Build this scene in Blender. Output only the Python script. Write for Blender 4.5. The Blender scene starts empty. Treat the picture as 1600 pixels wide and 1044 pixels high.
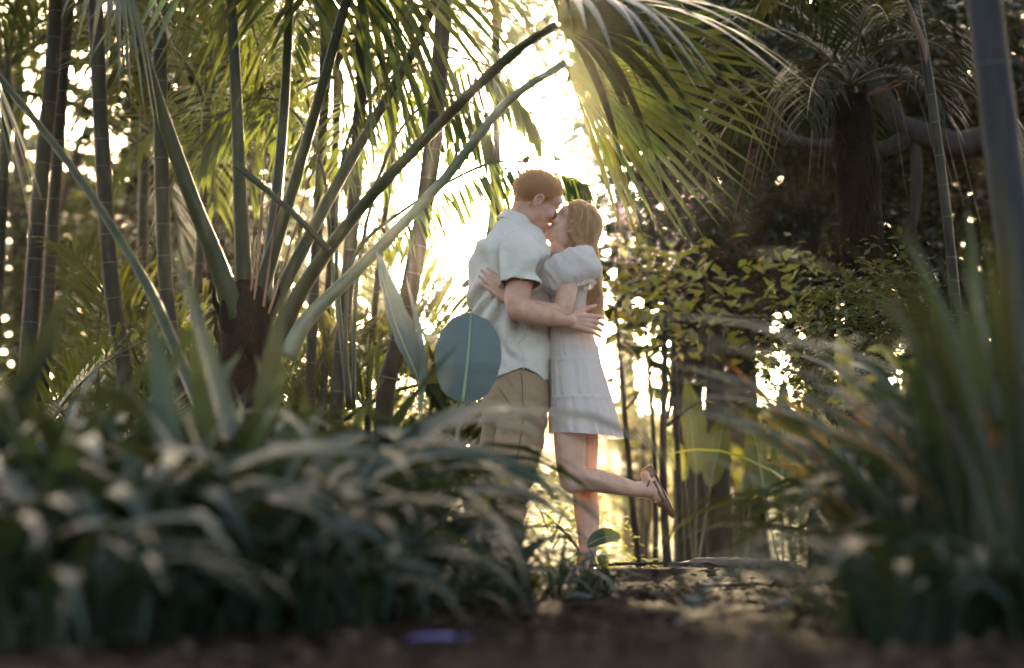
import bpy, bmesh, math, random
import numpy as np
from mathutils import Vector, Matrix, Quaternion
from mathutils import noise as mnoise

S = bpy.context.scene
C = S.collection
R = math.radians
PI = math.pi

# ------------------------------------------------------------------ camera
CAM_Z = 0.30
FPX = 1600 * 85 / 36.0                    # focal length in photograph pixels
PITCH = math.atan((830 - 522) / FPX)      # horizon lies at row 830
FOCUS = 10.45
cam_d = bpy.data.cameras.new('camera')
cam = bpy.data.objects.new('camera', cam_d)
C.objects.link(cam)
cam.location = (0, 0, CAM_Z)
cam.rotation_euler = (PI / 2 + PITCH, 0, 0)
cam_d.lens = 85
cam_d.sensor_width = 36
cam_d.clip_start = 0.05
cam_d.clip_end = 2000
cam_d.dof.use_dof = True
cam_d.dof.focus_distance = FOCUS
cam_d.dof.aperture_fstop = 1.9
S.camera = cam

# ------------------------------------------------------------------ daylight
SUN_AZ, SUN_EL = 0.9, 7.3
world = bpy.data.worlds.new('World')
S.world = world
world.use_nodes = True
wn = world.node_tree
wn.nodes.clear()
w_out = wn.nodes.new('ShaderNodeOutputWorld')
w_bg = wn.nodes.new('ShaderNodeBackground')
w_sky = wn.nodes.new('ShaderNodeTexSky')
w_sky.sky_type = 'NISHITA'
w_sky.sun_disc = False
w_sky.sun_elevation = R(SUN_EL)
w_sky.sun_rotation = R(SUN_AZ)
w_sky.air_density = 0.5
w_sky.dust_density = 4.0
w_sky.ozone_density = 0.0
w_bg.inputs['Strength'].default_value = 0.15
wn.links.new(w_sky.outputs[0], w_bg.inputs['Color'])
wn.links.new(w_bg.outputs[0], w_out.inputs['Surface'])

sun_d = bpy.data.lights.new('sun', 'SUN')
sun_d.energy = 5.0
sun_d.angle = R(0.5)
sun_d.color = (1.0, 0.78, 0.50)
sun = bpy.data.objects.new('sun', sun_d)
C.objects.link(sun)
_sd = Vector((math.sin(R(SUN_AZ)) * math.cos(R(SUN_EL)), math.cos(R(SUN_AZ)) * math.cos(R(SUN_EL)), math.sin(R(SUN_EL))))
sun.rotation_euler = _sd.to_track_quat('Z', 'Y').to_euler()
sun.location = _sd * 30

S.view_settings.view_transform = 'Standard'
S.view_settings.look = 'None'
S.view_settings.gamma = 1
S.view_settings.use_curve_mapping = False
S.view_settings.exposure = 2.9
S.view_settings.use_white_balance = True        # the camera's daylight-shade setting
S.view_settings.white_balance_temperature = 6950

S.render.engine = 'CYCLES'
cy = S.cycles
cy.use_denoising = True
cy.max_bounces = 8
cy.diffuse_bounces = 3
cy.glossy_bounces = 2
cy.transmission_bounces = 5
cy.transparent_max_bounces = 6
cy.volume_bounces = 1
cy.caustics_reflective = False
cy.caustics_refractive = False
cy.sample_clamp_indirect = 6
# ------------------------------------------------------------------ measuring
def at(px, py, d):
    """world point seen at photograph pixel (px, py), d metres in front of the camera (along +Y)"""
    a = (px - 800) / FPX
    b = (522 - py) / FPX
    f = Vector((0, math.cos(PITCH), math.sin(PITCH)))
    u = Vector((0, -math.sin(PITCH), math.cos(PITCH)))
    v = f + Vector((a, 0, 0)) + u * b
    return Vector((0, 0, CAM_Z)) + v * (d / v.y)

def zprof(y):
    P = [(-50, .1), (8.2, .10), (8.7, .125), (9.2, .16), (9.6, .15), (10.0, .10), (10.4, .07), (12, .03), (16, -.05),
         (30, -.1), (45, .5), (70, 3.2), (110, 6), (300, 8), (900, 10)]
    return float(np.interp(y, [p[0] for p in P], [p[1] for p in P]))

def zg(x, y):
    near = math.exp(-((y - 6) / 9) ** 2)
    n = mnoise.noise(Vector((x * 1.7, y * 1.7, 3.1))) * .022 + mnoise.noise(Vector((x * 6, y * 6, 8.1))) * .007
    far = mnoise.noise(Vector((x * .05, y * .05, 1.3))) * .5 * min(1, max(0, (y - 30) / 40))
    return zprof(y) + n * (0.25 + near) + far

# ------------------------------------------------------------------ linking
WL = {}

def tag(o, label=None, cat=None, group=None, kind=None):
    if label: o['label'] = label
    if cat: o['category'] = cat
    if group: o['group'] = group
    if kind: o['kind'] = kind
    return o

def thing(name, label, cat, loc, group=None):
    o = bpy.data.objects.new(name, None)
    C.objects.link(o)
    o.location = loc
    o.empty_display_size = .1
    WL[o.name] = Vector(loc)
    return tag(o, label, cat, group)

def mesh(name, V, F, mats, smooth=True, midx=None):
    me = bpy.data.meshes.new(name)
    V = [tuple(v) for v in V] if not isinstance(V, np.ndarray) else V.tolist()
    me.from_pydata(V, [], F)
    if not isinstance(mats, (list, tuple)): mats = [mats]
    for m in mats: me.materials.append(m)
    if smooth: me.polygons.foreach_set('use_smooth', [True] * len(me.polygons))
    if midx is not None: me.polygons.foreach_set('material_index', midx)
    me.update()
    return me

def obj(name, me, parent=None, world=True):
    """link a mesh; world=True: its vertices are in world coordinates"""
    o = bpy.data.objects.new(name, me)
    C.objects.link(o)
    if parent is not None:
        o.parent = parent
        if world and parent.name in WL:
            o.matrix_parent_inverse = Matrix.Translation(-WL[parent.name])
    return o

def add(name, VF, mat, parent=None, smooth=True):
    return obj(name, mesh(name, VF[0], VF[1], mat, smooth), parent)

def inst(name, me, parent, loc, rot=(0, 0, 0), scale=1.0):
    """an instance of a shared mesh, placed at world loc under an unrotated thing"""
    o = bpy.data.objects.new(name, me)
    C.objects.link(o)
    base = Vector((0, 0, 0))
    if parent is not None:
        o.parent = parent
        base = WL.get(parent.name, base)
    o.location = Vector(loc) - base
    o.rotation_euler = rot
    o.scale = (scale, scale, scale) if not isinstance(scale, (tuple, list)) else scale
    return o

def join(parts):
    V, F = [], []
    for v, f in parts:
        k = len(V)
        V.extend([tuple(p) for p in v])
        F.extend([tuple(i + k for i in q) for q in f])
    return V, F

# ------------------------------------------------------------------ curves and solids
def cat_rom(P, n):
    P = [Vector(p) for p in P]
    if len(P) == 2:
        return [P[0].lerp(P[1], i / (n - 1)) for i in range(n)]
    Q = [P[0] * 2 - P[1]] + P + [P[-1] * 2 - P[-2]]
    out = []
    m = len(P) - 1
    for i in range(n):
        t = i / (n - 1) * m
        k = min(int(t), m - 1)
        t -= k
        a, b, c, d = Q[k], Q[k + 1], Q[k + 2], Q[k + 3]
        out.append(0.5 * ((2 * b) + (c - a) * t + (2 * a - 5 * b + 4 * c - d) * t * t + (3 * b - a - 3 * c + d) * t ** 3))
    return out

def frames(P, up=Vector((0, 0, 1))):
    T = []
    for i in range(len(P)):
        t = P[min(i + 1, len(P) - 1)] - P[max(i - 1, 0)]
        T.append(t.normalized() if t.length > 1e-9 else Vector((0, 0, 1)))
    n = up - T[0] * up.dot(T[0])
    if n.length < 1e-3:
        n = Vector((1, 0, 0)) - T[0] * T[0].x
    n.normalize()
    out = []
    for t in T:
        n = n - t * n.dot(t)
        n.normalize()
        out.append((t, n, t.cross(n)))
    return out

def tube(P, rad, ns=8, cap=True, up=Vector((0, 0, 1)), flat=1.0):
    P = [Vector(p) for p in P]
    if not hasattr(rad, '__len__'): rad = [rad] * len(P)
    if len(rad) != len(P):
        rad = np.interp(np.linspace(0, 1, len(P)), np.linspace(0, 1, len(rad)), rad)
    V, F = [], []
    for p, (t, n, b), r in zip(P, frames(P, up), rad):
        for k in range(ns):
            a = 2 * PI * k / ns
            V.append(p + n * (math.cos(a) * r * flat) + b * (math.sin(a) * r))
    for i in range(len(P) - 1):
        for k in range(ns):
            k2 = (k + 1) % ns
            F.append((i * ns + k, i * ns + k2, (i + 1) * ns + k2, (i + 1) * ns + k))
    if cap:
        F.append(tuple(range(ns - 1, -1, -1)))
        F.append(tuple((len(P) - 1) * ns + k for k in range(ns)))
    return V, F

def capsule(a, b, ra, rb, ns=10):
    """closed tapered limb piece with round ends"""
    a, b = Vector(a), Vector(b)
    L = max((b - a).length, 1e-5)
    d = (b - a) / L
    P, rad = [], []
    for k in range(1, 5):
        t = PI / 2 * (1 - k / 4.0)
        P.append(a - d * ra * math.sin(t)); rad.append(max(ra * math.cos(t), ra * .05))
    for k in range(1, 5):
        t = PI / 2 * k / 4.0
        P.append(b + d * rb * math.sin(t) if k > 0 else b); rad.append(max(rb * math.cos(t), rb * .05))
    P.insert(4, b.copy()); rad.insert(4, rb)
    return tube(P, rad, ns, True, Vector((0.31, 0.22, 0.93)))

def chain(P, rad, ns=12, n=None):
    """smooth limb through points, closed with round ends"""
    n = n or len(P) * 4
    Q = cat_rom(P, n)
    rr = list(np.interp(np.linspace(0, 1, n), np.linspace(0, 1, len(rad)), rad))
    d0 = (Q[0] - Q[1]).normalized(); d1 = (Q[-1] - Q[-2]).normalized()
    pre, prr, post, por = [], [], [], []
    for k in range(1, 4):
        t = PI / 2 * (1 - k / 4.0)
        pre.append(Q[0] + d0 * rr[0] * math.sin(t)); prr.append(rr[0] * math.cos(t))
        t = PI / 2 * k / 4.0
        post.append(Q[-1] + d1 * rr[-1] * math.sin(t)); por.append(rr[-1] * math.cos(t))
    return tube(pre + Q + post, prr + rr + por, ns)

def ellipsoid(c, r, M=None, nu=20, nv=14):
    c = Vector(c)
    V, F = [], []
    V.append(Vector((0, 0, -1)))
    for j in range(1, nv):
        ph = -PI / 2 + PI * j / nv
        for i in range(nu):
            th = 2 * PI * i / nu
            V.append(Vector((math.cos(th) * math.cos(ph), math.sin(th) * math.cos(ph), math.sin(ph))))
    V.append(Vector((0, 0, 1)))
    V = [Vector((v.x * r[0], v.y * r[1], v.z * r[2])) for v in V]
    if M is not None: V = [M @ v for v in V]
    V = [v + c for v in V]
    for i in range(nu):
        F.append((0, 1 + (i + 1) % nu, 1 + i))
    for j in range(nv - 2):
        for i in range(nu):
            a = 1 + j * nu + i; b = 1 + j * nu + (i + 1) % nu
            F.append((a, b, b + nu, a + nu))
    e = len(V) - 1
    for i in range(nu):
        F.append((e, 1 + (nv - 2) * nu + i, 1 + (nv - 2) * nu + (i + 1) % nu))
    return V, F

def loft(rings, ns=32, n=None, cap=True, wave=None):
    """rings: (centre, u-half-axis, v-half-axis[, squareness]); smooth in between"""
    n = n or len(rings) * 4
    A = [cat_rom([r[k] for r in rings], n) for k in range(3)]
    V, F = [], []
    for i in range(n):
        for k in range(ns):
            a = 2 * PI * k / ns
            ca, sa = math.cos(a), math.sin(a)
            q = (abs(ca) ** 2.4 + abs(sa) ** 2.4) ** (-1 / 2.4)
            s = wave(i / (n - 1), a) if wave else 1.0
            V.append(A[0][i] + (A[1][i] * ca + A[2][i] * sa) * q * s)
    for i in range(n - 1):
        for k in range(ns):
            k2 = (k + 1) % ns
            F.append((i * ns + k, i * ns + k2, (i + 1) * ns + k2, (i + 1) * ns + k))
    if cap:
        F.append(tuple(range(ns - 1, -1, -1)))
        F.append(tuple((n - 1) * ns + k for k in range(ns)))
    return V, F

def fuse(parts, voxel, smooth=4, factor=.5):
    """one continuous skin over overlapping closed solids -> vertex array, faces"""
    V, F = join(parts)
    me = bpy.data.meshes.new('fuse')
    me.from_pydata([tuple(v) for v in V], [], F)
    bm = bmesh.new(); bm.from_mesh(me)
    bmesh.ops.recalc_face_normals(bm, faces=bm.faces)
    bm.to_mesh(me); bm.free()
    o = bpy.data.objects.new('fuse', me)
    C.objects.link(o)
    m = o.modifiers.new('r', 'REMESH'); m.mode = 'VOXEL'; m.voxel_size = voxel; m.adaptivity = 0
    if smooth:
        s = o.modifiers.new('s', 'SMOOTH'); s.factor = factor; s.iterations = smooth
    dg = bpy.context.evaluated_depsgraph_get()
    ev = o.evaluated_get(dg)
    r = ev.to_mesh()
    co = np.empty(len(r.vertices) * 3); r.vertices.foreach_get('co', co)
    no = np.empty(len(r.vertices) * 3); r.vertices.foreach_get('normal', no)
    faces = [tuple(p.vertices) for p in r.polygons]
    ev.to_mesh_clear()
    bpy.data.objects.remove(o); bpy.data.meshes.remove(me)
    return co.reshape(-1, 3), no.reshape(-1, 3), faces

# ------------------------------------------------------------------ materials
def nodes(name):
    m = bpy.data.materials.new(name)
    m.use_nodes = True
    nt = m.node_tree
    nt.nodes.clear()
    out = nt.nodes.new('ShaderNodeOutputMaterial')
    def N(kind, **kw):
        n = nt.nodes.new(kind)
        for k, v in kw.items():
            if hasattr(n, k) and not k.startswith('i_'): setattr(n, k, v)
        return n
    return m, nt, out, N, nt.links.new

def mat_leaf(name, col, tcol, rough=.42, trans=.45, var=.35, spec=.5, scale=6.0, tipcol=None, spots=0.0):
    m, nt, out, N, L = nodes(name)
    oi = N('ShaderNodeObjectInfo')
    tc = N('ShaderNodeTexCoord')
    no = N('ShaderNodeTexNoise'); no.inputs['Scale'].default_value = scale; no.inputs['Detail'].default_value = 3
    L(tc.outputs['Object'], no.inputs['Vector'])
    geo = N('ShaderNodeNewGeometry')
    ad = N('ShaderNodeMath', operation='ADD'); L(oi.outputs['Random'], ad.inputs[0]); L(no.outputs['Fac'], ad.inputs[1])
    ad2 = N('ShaderNodeMath', operation='ADD'); L(ad.outputs[0], ad2.inputs[0]); L(geo.outputs['Random Per Island'], ad2.inputs[1])
    mr = N('ShaderNodeMapRange'); mr.inputs['From Min'].default_value = .6; mr.inputs['From Max'].default_value = 2.2
    mr.inputs['To Min'].default_value = 1 - var; mr.inputs['To Max'].default_value = 1 + var
    L(ad2.outputs[0], mr.inputs['Value'])
    def tinted(c):
        hs = N('ShaderNodeHueSaturation'); hs.inputs['Color'].default_value = (*c, 1)
        L(mr.outputs[0], hs.inputs['Value'])
        hm = N('ShaderNodeMapRange'); hm.inputs['To Min'].default_value = .47; hm.inputs['To Max'].default_value = .525
        L(oi.outputs['Random'], hm.inputs['Value']); L(hm.outputs[0], hs.inputs['Hue'])
        return hs.outputs['Color']
    bs = N('ShaderNodeBsdfPrincipled')
    L(tinted(col), bs.inputs['Base Color'])
    bs.inputs['Roughness'].default_value = rough
    bs.inputs['Specular IOR Level'].default_value = spec
    bu = N('ShaderNodeBump'); bu.inputs['Strength'].default_value = .25; bu.inputs['Distance'].default_value = .004
    n2 = N('ShaderNodeTexNoise'); n2.inputs['Scale'].default_value = 60; L(tc.outputs['Object'], n2.inputs['Vector'])
    L(n2.outputs['Fac'], bu.inputs['Height']); L(bu.outputs[0], bs.inputs['Normal'])
    tr = N('ShaderNodeBsdfTranslucent'); L(tinted(tcol), tr.inputs['Color'])
    mx = N('ShaderNodeMixShader'); mx.inputs[0].default_value = trans
    L(bs.outputs[0], mx.inputs[1]); L(tr.outputs[0], mx.inputs[2]); L(mx.outputs[0], out.inputs['Surface'])
    return m

def mat_solid(name, col, col2=None, rough=.8, scale=8, stretch=(1, 1, 1), bump=.4, dist=.01, spec=.3, detail=6, lo=.35, hi=.65, sss=0, coord='Object'):
    m, nt, out, N, L = nodes(name)
    tc = N('ShaderNodeTexCoord')
    mp = N('ShaderNodeMapping'); mp.inputs['Scale'].default_value = stretch
    L(tc.outputs[coord], mp.inputs['Vector'])
    no = N('ShaderNodeTexNoise'); no.inputs['Scale'].default_value = scale; no.inputs['Detail'].default_value = detail
    no.inputs['Roughness'].default_value = .65
    L(mp.outputs[0], no.inputs['Vector'])
    bs = N('ShaderNodeBsdfPrincipled')
    cr = N('ShaderNodeValToRGB')
    cr.color_ramp.elements[0].position = lo; cr.color_ramp.elements[1].position = hi
    cr.color_ramp.elements[0].color = (*col, 1); cr.color_ramp.elements[1].color = (*(col2 or col), 1)
    L(no.outputs['Fac'], cr.inputs[0]); L(cr.outputs[0], bs.inputs['Base Color'])
    bs.inputs['Roughness'].default_value = rough
    bs.inputs['Specular IOR Level'].default_value = spec
    if sss:
        bs.inputs['Subsurface Weight'].default_value = sss
        bs.inputs['Subsurface Radius'].default_value = (1, .35, .2)
        bs.inputs['Subsurface Scale'].default_value = .012
    bu = N('ShaderNodeBump'); bu.inputs['Strength'].default_value = bump; bu.inputs['Distance'].default_value = dist
    L(no.outputs['Fac'], bu.inputs['Height']); L(bu.outputs[0], bs.inputs['Normal'])
    L(bs.outputs[0], out.inputs['Surface'])
    return m

def mat_cloth(name, col, trans=.25, tcol=None, scale=380, wrinkle=.5, rough=.85):
    m, nt, out, N, L = nodes(name)
    tc = N('ShaderNodeTexCoord')
    bs = N('ShaderNodeBsdfPrincipled')
    bs.inputs['Roughness'].default_value = rough
    bs.inputs['Specular IOR Level'].default_value = .15
    bs.inputs['Sheen Weight'].default_value = .15
    n1 = N('ShaderNodeTexNoise'); n1.inputs['Scale'].default_value = scale; n1.inputs['Detail'].default_value = 2
    mp = N('ShaderNodeMapping'); mp.inputs['Scale'].default_value = (1, 1, .25); L(tc.outputs['Object'], mp.inputs[0]); L(mp.outputs[0], n1.inputs['Vector'])
    n2 = N('ShaderNodeTexNoise'); n2.inputs['Scale'].default_value = 13; n2.inputs['Detail'].default_value = 4; n2.inputs['Distortion'].default_value = .8
    L(tc.outputs['Object'], n2.inputs['Vector'])
    cr = N('ShaderNodeMix', data_type='RGBA')
    cr.inputs['A'].default_value = (*[c * .9 for c in col], 1); cr.inputs['B'].default_value = (*col, 1)
    L(n1.outputs['Fac'], cr.inputs['Factor']); L(cr.outputs['Result'], bs.inputs['Base Color'])
    b1 = N('ShaderNodeBump'); b1.inputs['Strength'].default_value = .25; b1.inputs['Distance'].default_value = .001; L(n1.outputs['Fac'], b1.inputs['Height'])
    b2 = N('ShaderNodeBump'); b2.inputs['Strength'].default_value = wrinkle; b2.inputs['Distance'].default_value = .04
    L(n2.outputs['Fac'], b2.inputs['Height']); L(b1.outputs[0], b2.inputs['Normal']); L(b2.outputs[0], bs.inputs['Normal'])
    tr = N('ShaderNodeBsdfTranslucent'); tr.inputs['Color'].default_value = (*(tcol or col), 1); L(b2.outputs[0], tr.inputs['Normal'])
    mx = N('ShaderNodeMixShader'); mx.inputs[0].default_value = trans
    L(bs.outputs[0], mx.inputs[1]); L(tr.outputs[0], mx.inputs[2]); L(mx.outputs[0], out.inputs['Surface'])
    return m

M = {}
M['fan'] = mat_leaf('fan_leaf', (.022, .042, .032), (.17, .22, .028), .32, .16, .2)
M['fan_under'] = M['fan']
M['cane_leaf'] = mat_leaf('cane_leaf', (.017, .034, .011), (.17, .21, .022), .38, .30, .3, .4)
M['broad'] = mat_leaf('broad_leaf', (.020, .034, .013), (.12, .15, .02), .3, .3, .35, .45)
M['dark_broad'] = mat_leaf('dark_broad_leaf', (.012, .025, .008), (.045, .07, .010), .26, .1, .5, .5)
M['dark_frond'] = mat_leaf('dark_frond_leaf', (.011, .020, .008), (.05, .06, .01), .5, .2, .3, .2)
M['strap'] = mat_leaf('strap_leaf', (.023, .038, .026), (.10, .13, .03), .46, .15, .5, .25)
M['reed'] = mat_leaf('reed_leaf', (.016, .026, .014), (.09, .10, .02), .45, .2, .45, .35)
M['strap_sun_tint'] = mat_leaf('strap_leaf_sun_tint', (.16, .10, .035), (.4, .22, .05), .5, .35, .4)  # amber of low sun in the blades, put into the leaf colour
M['canna'] = mat_leaf('canna_leaf', (.11, .135, .12), (.12, .15, .07), .5, .05, .1)
M['banana'] = mat_leaf('banana_leaf', (.045, .075, .03), (.26, .29, .04), .35, .4, .3)
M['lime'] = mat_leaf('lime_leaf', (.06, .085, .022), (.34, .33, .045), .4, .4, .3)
M['petiole'] = mat_solid('petiole_skin', (.018, .024, .008), (.060, .064, .022), .46, 7, (1, 1, .22), .3, .005, .3)
M['petiole_pale'] = mat_solid('pale_petiole_skin', (.085, .10, .05), (.15, .165, .085), .4, 5, (1, 1, .3), .2, .004, .5)
M['rib'] = mat_solid('midrib_skin', (.3, .36, .2), (.36, .42, .26), .5, 8)
M['fibre'] = mat_solid('palm_fibre', (.006, .0038, .003), (.026, .013, .009), .95, 22, (1, 1, .25), 1, .03, .1)
M['fibre_dark'] = mat_solid('dark_palm_fibre', (.004, .003, .0025), (.014, .009, .007), .95, 22, (1, 1, .25), 1, .03, .1)
M['spathe'] = mat_solid('dry_spathe', (.10, .055, .035), (.26, .16, .1), .8, 30, (1, 1, .1), .5, .006)
M['cane'] = mat_solid('cane_bark', (.010, .009, .005), (.050, .042, .020), .6, 6, (1, 1, .35), .35, .008, .22)
M['ring'] = mat_solid('cane_ring', (.06, .052, .035), (.10, .085, .06), .8, 20)
M['bark'] = mat_solid('brown_bark', (.022, .014, .010), (.085, .055, .038), .9, 9, (1, 1, .3), .8, .03)
M['bark_pale'] = mat_solid('pale_bark', (.010, .008, .007), (.04, .029, .023), .85, 6, (1, 1, .3), .5, .02)
M['grey_trunk'] = mat_solid('grey_trunk_bark', (.018, .017, .017), (.04, .038, .037), .75, 5, (1, 1, .3), .35, .01)
# ------------------------------------------------------------------ ground
def axis(parts):
    out = []
    for a, b, s in parts:
        n = max(1, int(round((b - a) / s)))
        out += [a + (b - a) * i / n for i in range(n)]
    out.append(parts[-1][1])
    return out

def build_ground():
    xs = axis([(-150, -60, 15), (-60, -12, 4), (-12, -3.2, .4), (-3.2, 3.2, .05), (3.2, 12, .4), (12, 60, 4), (60, 150, 15)])
    ys = axis([(-60, 2, 4), (2, 11.5, .05), (11.5, 20, .4), (20, 120, 3), (120, 165, 9)])
    V = [(x, y, zg(x, y)) for y in ys for x in xs]
    n = len(xs)
    F = [(j * n + i, j * n + i + 1, (j + 1) * n + i + 1, (j + 1) * n + i) for j in range(len(ys) - 1) for i in range(n - 1)]
    m, nt, out, N, L = nodes('forest_soil')
    tc = N('ShaderNodeTexCoord')
    n1 = N('ShaderNodeTexNoise'); n1.inputs['Scale'].default_value = 14; n1.inputs['Detail'].default_value = 8; n1.inputs['Roughness'].default_value = .7
    n2 = N('ShaderNodeTexNoise'); n2.inputs['Scale'].default_value = .35; n2.inputs['Detail'].default_value = 5
    L(tc.outputs['Object'], n1.inputs[0]); L(tc.outputs['Object'], n2.inputs[0])
    cr = N('ShaderNodeValToRGB')
    cr.color_ramp.elements[0].position = .3; cr.color_ramp.elements[1].position = .72
    cr.color_ramp.elements[0].color = (.010, .008, .007, 1); cr.color_ramp.elements[1].color = (.042, .031, .024, 1)
    L(n1.outputs['Fac'], cr.inputs[0])
    sx = N('ShaderNodeSeparateXYZ'); L(tc.outputs['Object'], sx.inputs[0])
    mr = N('ShaderNodeMapRange'); mr.inputs['From Min'].default_value = 24; mr.inputs['From Max'].default_value = 36; L(sx.outputs['Y'], mr.inputs['Value'])
    cg = N('ShaderNodeValToRGB')
    cg.color_ramp.elements[0].color = (.05, .085, .02, 1); cg.color_ramp.elements[1].color = (.14, .17, .045, 1)
    L(n2.outputs['Fac'], cg.inputs[0])
    mx = N('ShaderNodeMix', data_type='RGBA'); L(mr.outputs[0], mx.inputs['Factor']); L(cr.outputs[0], mx.inputs['A']); L(cg.outputs[0], mx.inputs['B'])
    bs = N('ShaderNodeBsdfPrincipled'); bs.inputs['Roughness'].default_value = .95; bs.inputs['Specular IOR Level'].default_value = .02
    L(mx.outputs['Result'], bs.inputs['Base Color'])
    bu = N('ShaderNodeBump'); bu.inputs['Strength'].default_value = .9; bu.inputs['Distance'].default_value = .03
    L(n1.outputs['Fac'], bu.inputs['Height']); L(bu.outputs[0], bs.inputs['Normal'])
    L(bs.outputs[0], out.inputs['Surface'])
    tag(obj('ground', mesh('ground', V, F, m)), kind='structure')

build_ground()

# leaf litter: thousands of dead leaf bits lying on the soil
def build_litter():
    rg = random.Random(5)
    V, F = [], []
    for i in range(5200):
        y = rg.uniform(3.4, 10.8)
        x = rg.uniform(-.27, .27) * y
        z = zg(x, y) + rg.uniform(.002, .012)
        a = rg.uniform(0, 2 * PI); L_ = rg.uniform(.008, .03) * (1.6 if rg.random() < .12 else 1); W = L_ * rg.uniform(.25, .5)
        ax = Vector((math.cos(a), math.sin(a), rg.uniform(-.3, .5))).normalized()
        sd = Vector((-math.sin(a), math.cos(a), rg.uniform(-.4, .4))).normalized()
        p = Vector((x, y, z)); k = len(V); up = Vector((0, 0, W * .4))
        V += [p - ax * L_, p - sd * W + up, p + ax * L_ + up, p + sd * W + up, p]
        F += [(k, k + 1, k + 4), (k + 1, k + 2, k + 4), (k + 2, k + 3, k + 4), (k + 3, k, k + 4)]
    m, nt, out, N, L = nodes('dead_leaf')
    g = N('ShaderNodeNewGeometry'); cr = N('ShaderNodeValToRGB')
    e = cr.color_ramp.elements
    e[0].color = (.016, .011, .009, 1); e[1].color = (.12, .088, .062, 1)
    e2 = e.new(.6); e2.color = (.065, .04, .024, 1)
    L(g.outputs['Random Per Island'], cr.inputs[0])
    bs = N('ShaderNodeBsdfPrincipled'); bs.inputs['Roughness'].default_value = .9; bs.inputs['Specular IOR Level'].default_value = .08; L(cr.outputs[0], bs.inputs['Base Color']); L(bs.outputs[0], out.inputs['Surface'])
    M['dead_leaf'] = m
    tag(obj('leaf_litter', mesh('leaf_litter', V, F, m, False)), kind='stuff')
build_litter()
# ------------------------------------------------------------------ leaves
def strap_mesh(rg, L_, W, e0, e1, mat, nseg=9, fold=.25, twist=.0):
    """arching strap leaf starting at the origin, leaning along +X"""
    V, F = [], []
    p = Vector((0, 0, 0))
    for i in range(nseg + 1):
        t = i / nseg
        e = e0 + (e1 - e0) * t ** 1.35
        if i:
            p = p + Vector((math.cos(e), 0, math.sin(e))) * (L_ / nseg)
        w = W * .5 * (.55 + .45 * min(1, t * 2.5)) * max(0.02, (1 - max(0, (t - .5) / .5) ** 2.2))
        n = Vector((-math.sin(e), 0, math.cos(e)))
        tw = twist * t
        sd = Vector((0, 1, 0)) * math.cos(tw) + n * math.sin(tw)
        V += [p - sd * w + n * (w * fold), p, p + sd * w + n * (w * fold)]
    for i in range(nseg):
        a = i * 3
        F += [(a, a + 1, a + 4, a + 3), (a + 1, a + 2, a + 5, a + 4)]
    return mesh('strap_leaf', V, F, mat)

_rg = random.Random(11)
STRAPS = [strap_mesh(_rg, _rg.uniform(.56, .82), _rg.uniform(.032, .050), R(_rg.uniform(60, 86)), R(_rg.uniform(-80, -15)), M['strap'], twist=_rg.uniform(-.7, .7)) for _ in range(14)]
SWORDS = [strap_mesh(_rg, _rg.uniform(.42, .56), _rg.uniform(.034, .05), R(_rg.uniform(76, 88)), R(_rg.uniform(40, 72)), M['strap'], twist=_rg.uniform(-.5, .5)) for _ in range(6)]
SUN_TINTED = [strap_mesh(_rg, _rg.uniform(.5, .7), _rg.uniform(.03, .05), R(_rg.uniform(60, 85)), R(_rg.uniform(-30, 50)), M['strap_sun_tint'], twist=_rg.uniform(-.6, .6)) for _ in range(4)]  # blades coloured amber to stand in for sunlit ones
LIMES = [strap_mesh(_rg, _rg.uniform(.5, .75), _rg.uniform(.034, .05), R(_rg.uniform(60, 86)), R(_rg.uniform(-20, 60)), M['lime'], twist=_rg.uniform(-.6, .6)) for _ in range(5)]

def clump(name, label, cat, group, x, y, n, meshes, s0, s1, rg, spread=.07):
    z = zg(x, y)
    t = thing(name, label, cat, (x, y, z), group)
    for k in range(n):
        a = 2 * PI * (k * .382 + rg.uniform(-.08, .08))
        r = rg.uniform(0, spread)
        inst('leaf', rg.choice(meshes), t, (x + math.cos(a) * r, y + math.sin(a) * r, z - .01), (rg.uniform(-.12, .12), 0, a), rg.uniform(s0, s1))
    return t

ORD = ['first', 'second', 'third', 'fourth', 'fifth', 'sixth', 'seventh', 'eighth', 'ninth', 'tenth', 'eleventh', 'twelfth', 'thirteenth', 'fourteenth']

def low_fringe():
    rg = random.Random(23)
    for i, (px, d, s) in enumerate([(690, 6.0, .38), (745, 6.6, .62), (785, 6.9, .58), (825, 7.2, .50), (870, 7.4, .40), (905, 7.6, .34), (935, 8.0, .26), (640, 5.4, .42), (560, 4.9, .48)]):
        clump('strap_leaf_plant', 'low strap-leaved plant on the path edge of the bed, %s along the edge' % ORD[i], 'plant', 'low strap-leaved plants edging the bed', (px - 800) / FPX * d, d, 20, STRAPS * 2 + SWORDS, s * .8, s * 1.15, rg)
    for i, (px, d, s) in enumerate([(-30, 4.1, .75), (70, 4.0, .68), (160, 4.15, .6), (235, 4.3, .5)]):
        clump('strap_leaf_plant', 'very blurred strap-leaved plant cut by the bottom edge, %s from the left' % ORD[i], 'plant', 'strap-leaved plants filling the shady bed', (px - 800) / FPX * d, d, 18, STRAPS, s * .8, s * 1.15, rg)

def top_row(px):            # how high the bed reaches in the photograph
    return float(np.interp(px, [-200, 0, 200, 450, 620, 750, 830, 900, 960], [480, 485, 500, 540, 590, 690, 800, 850, 900]))

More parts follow.
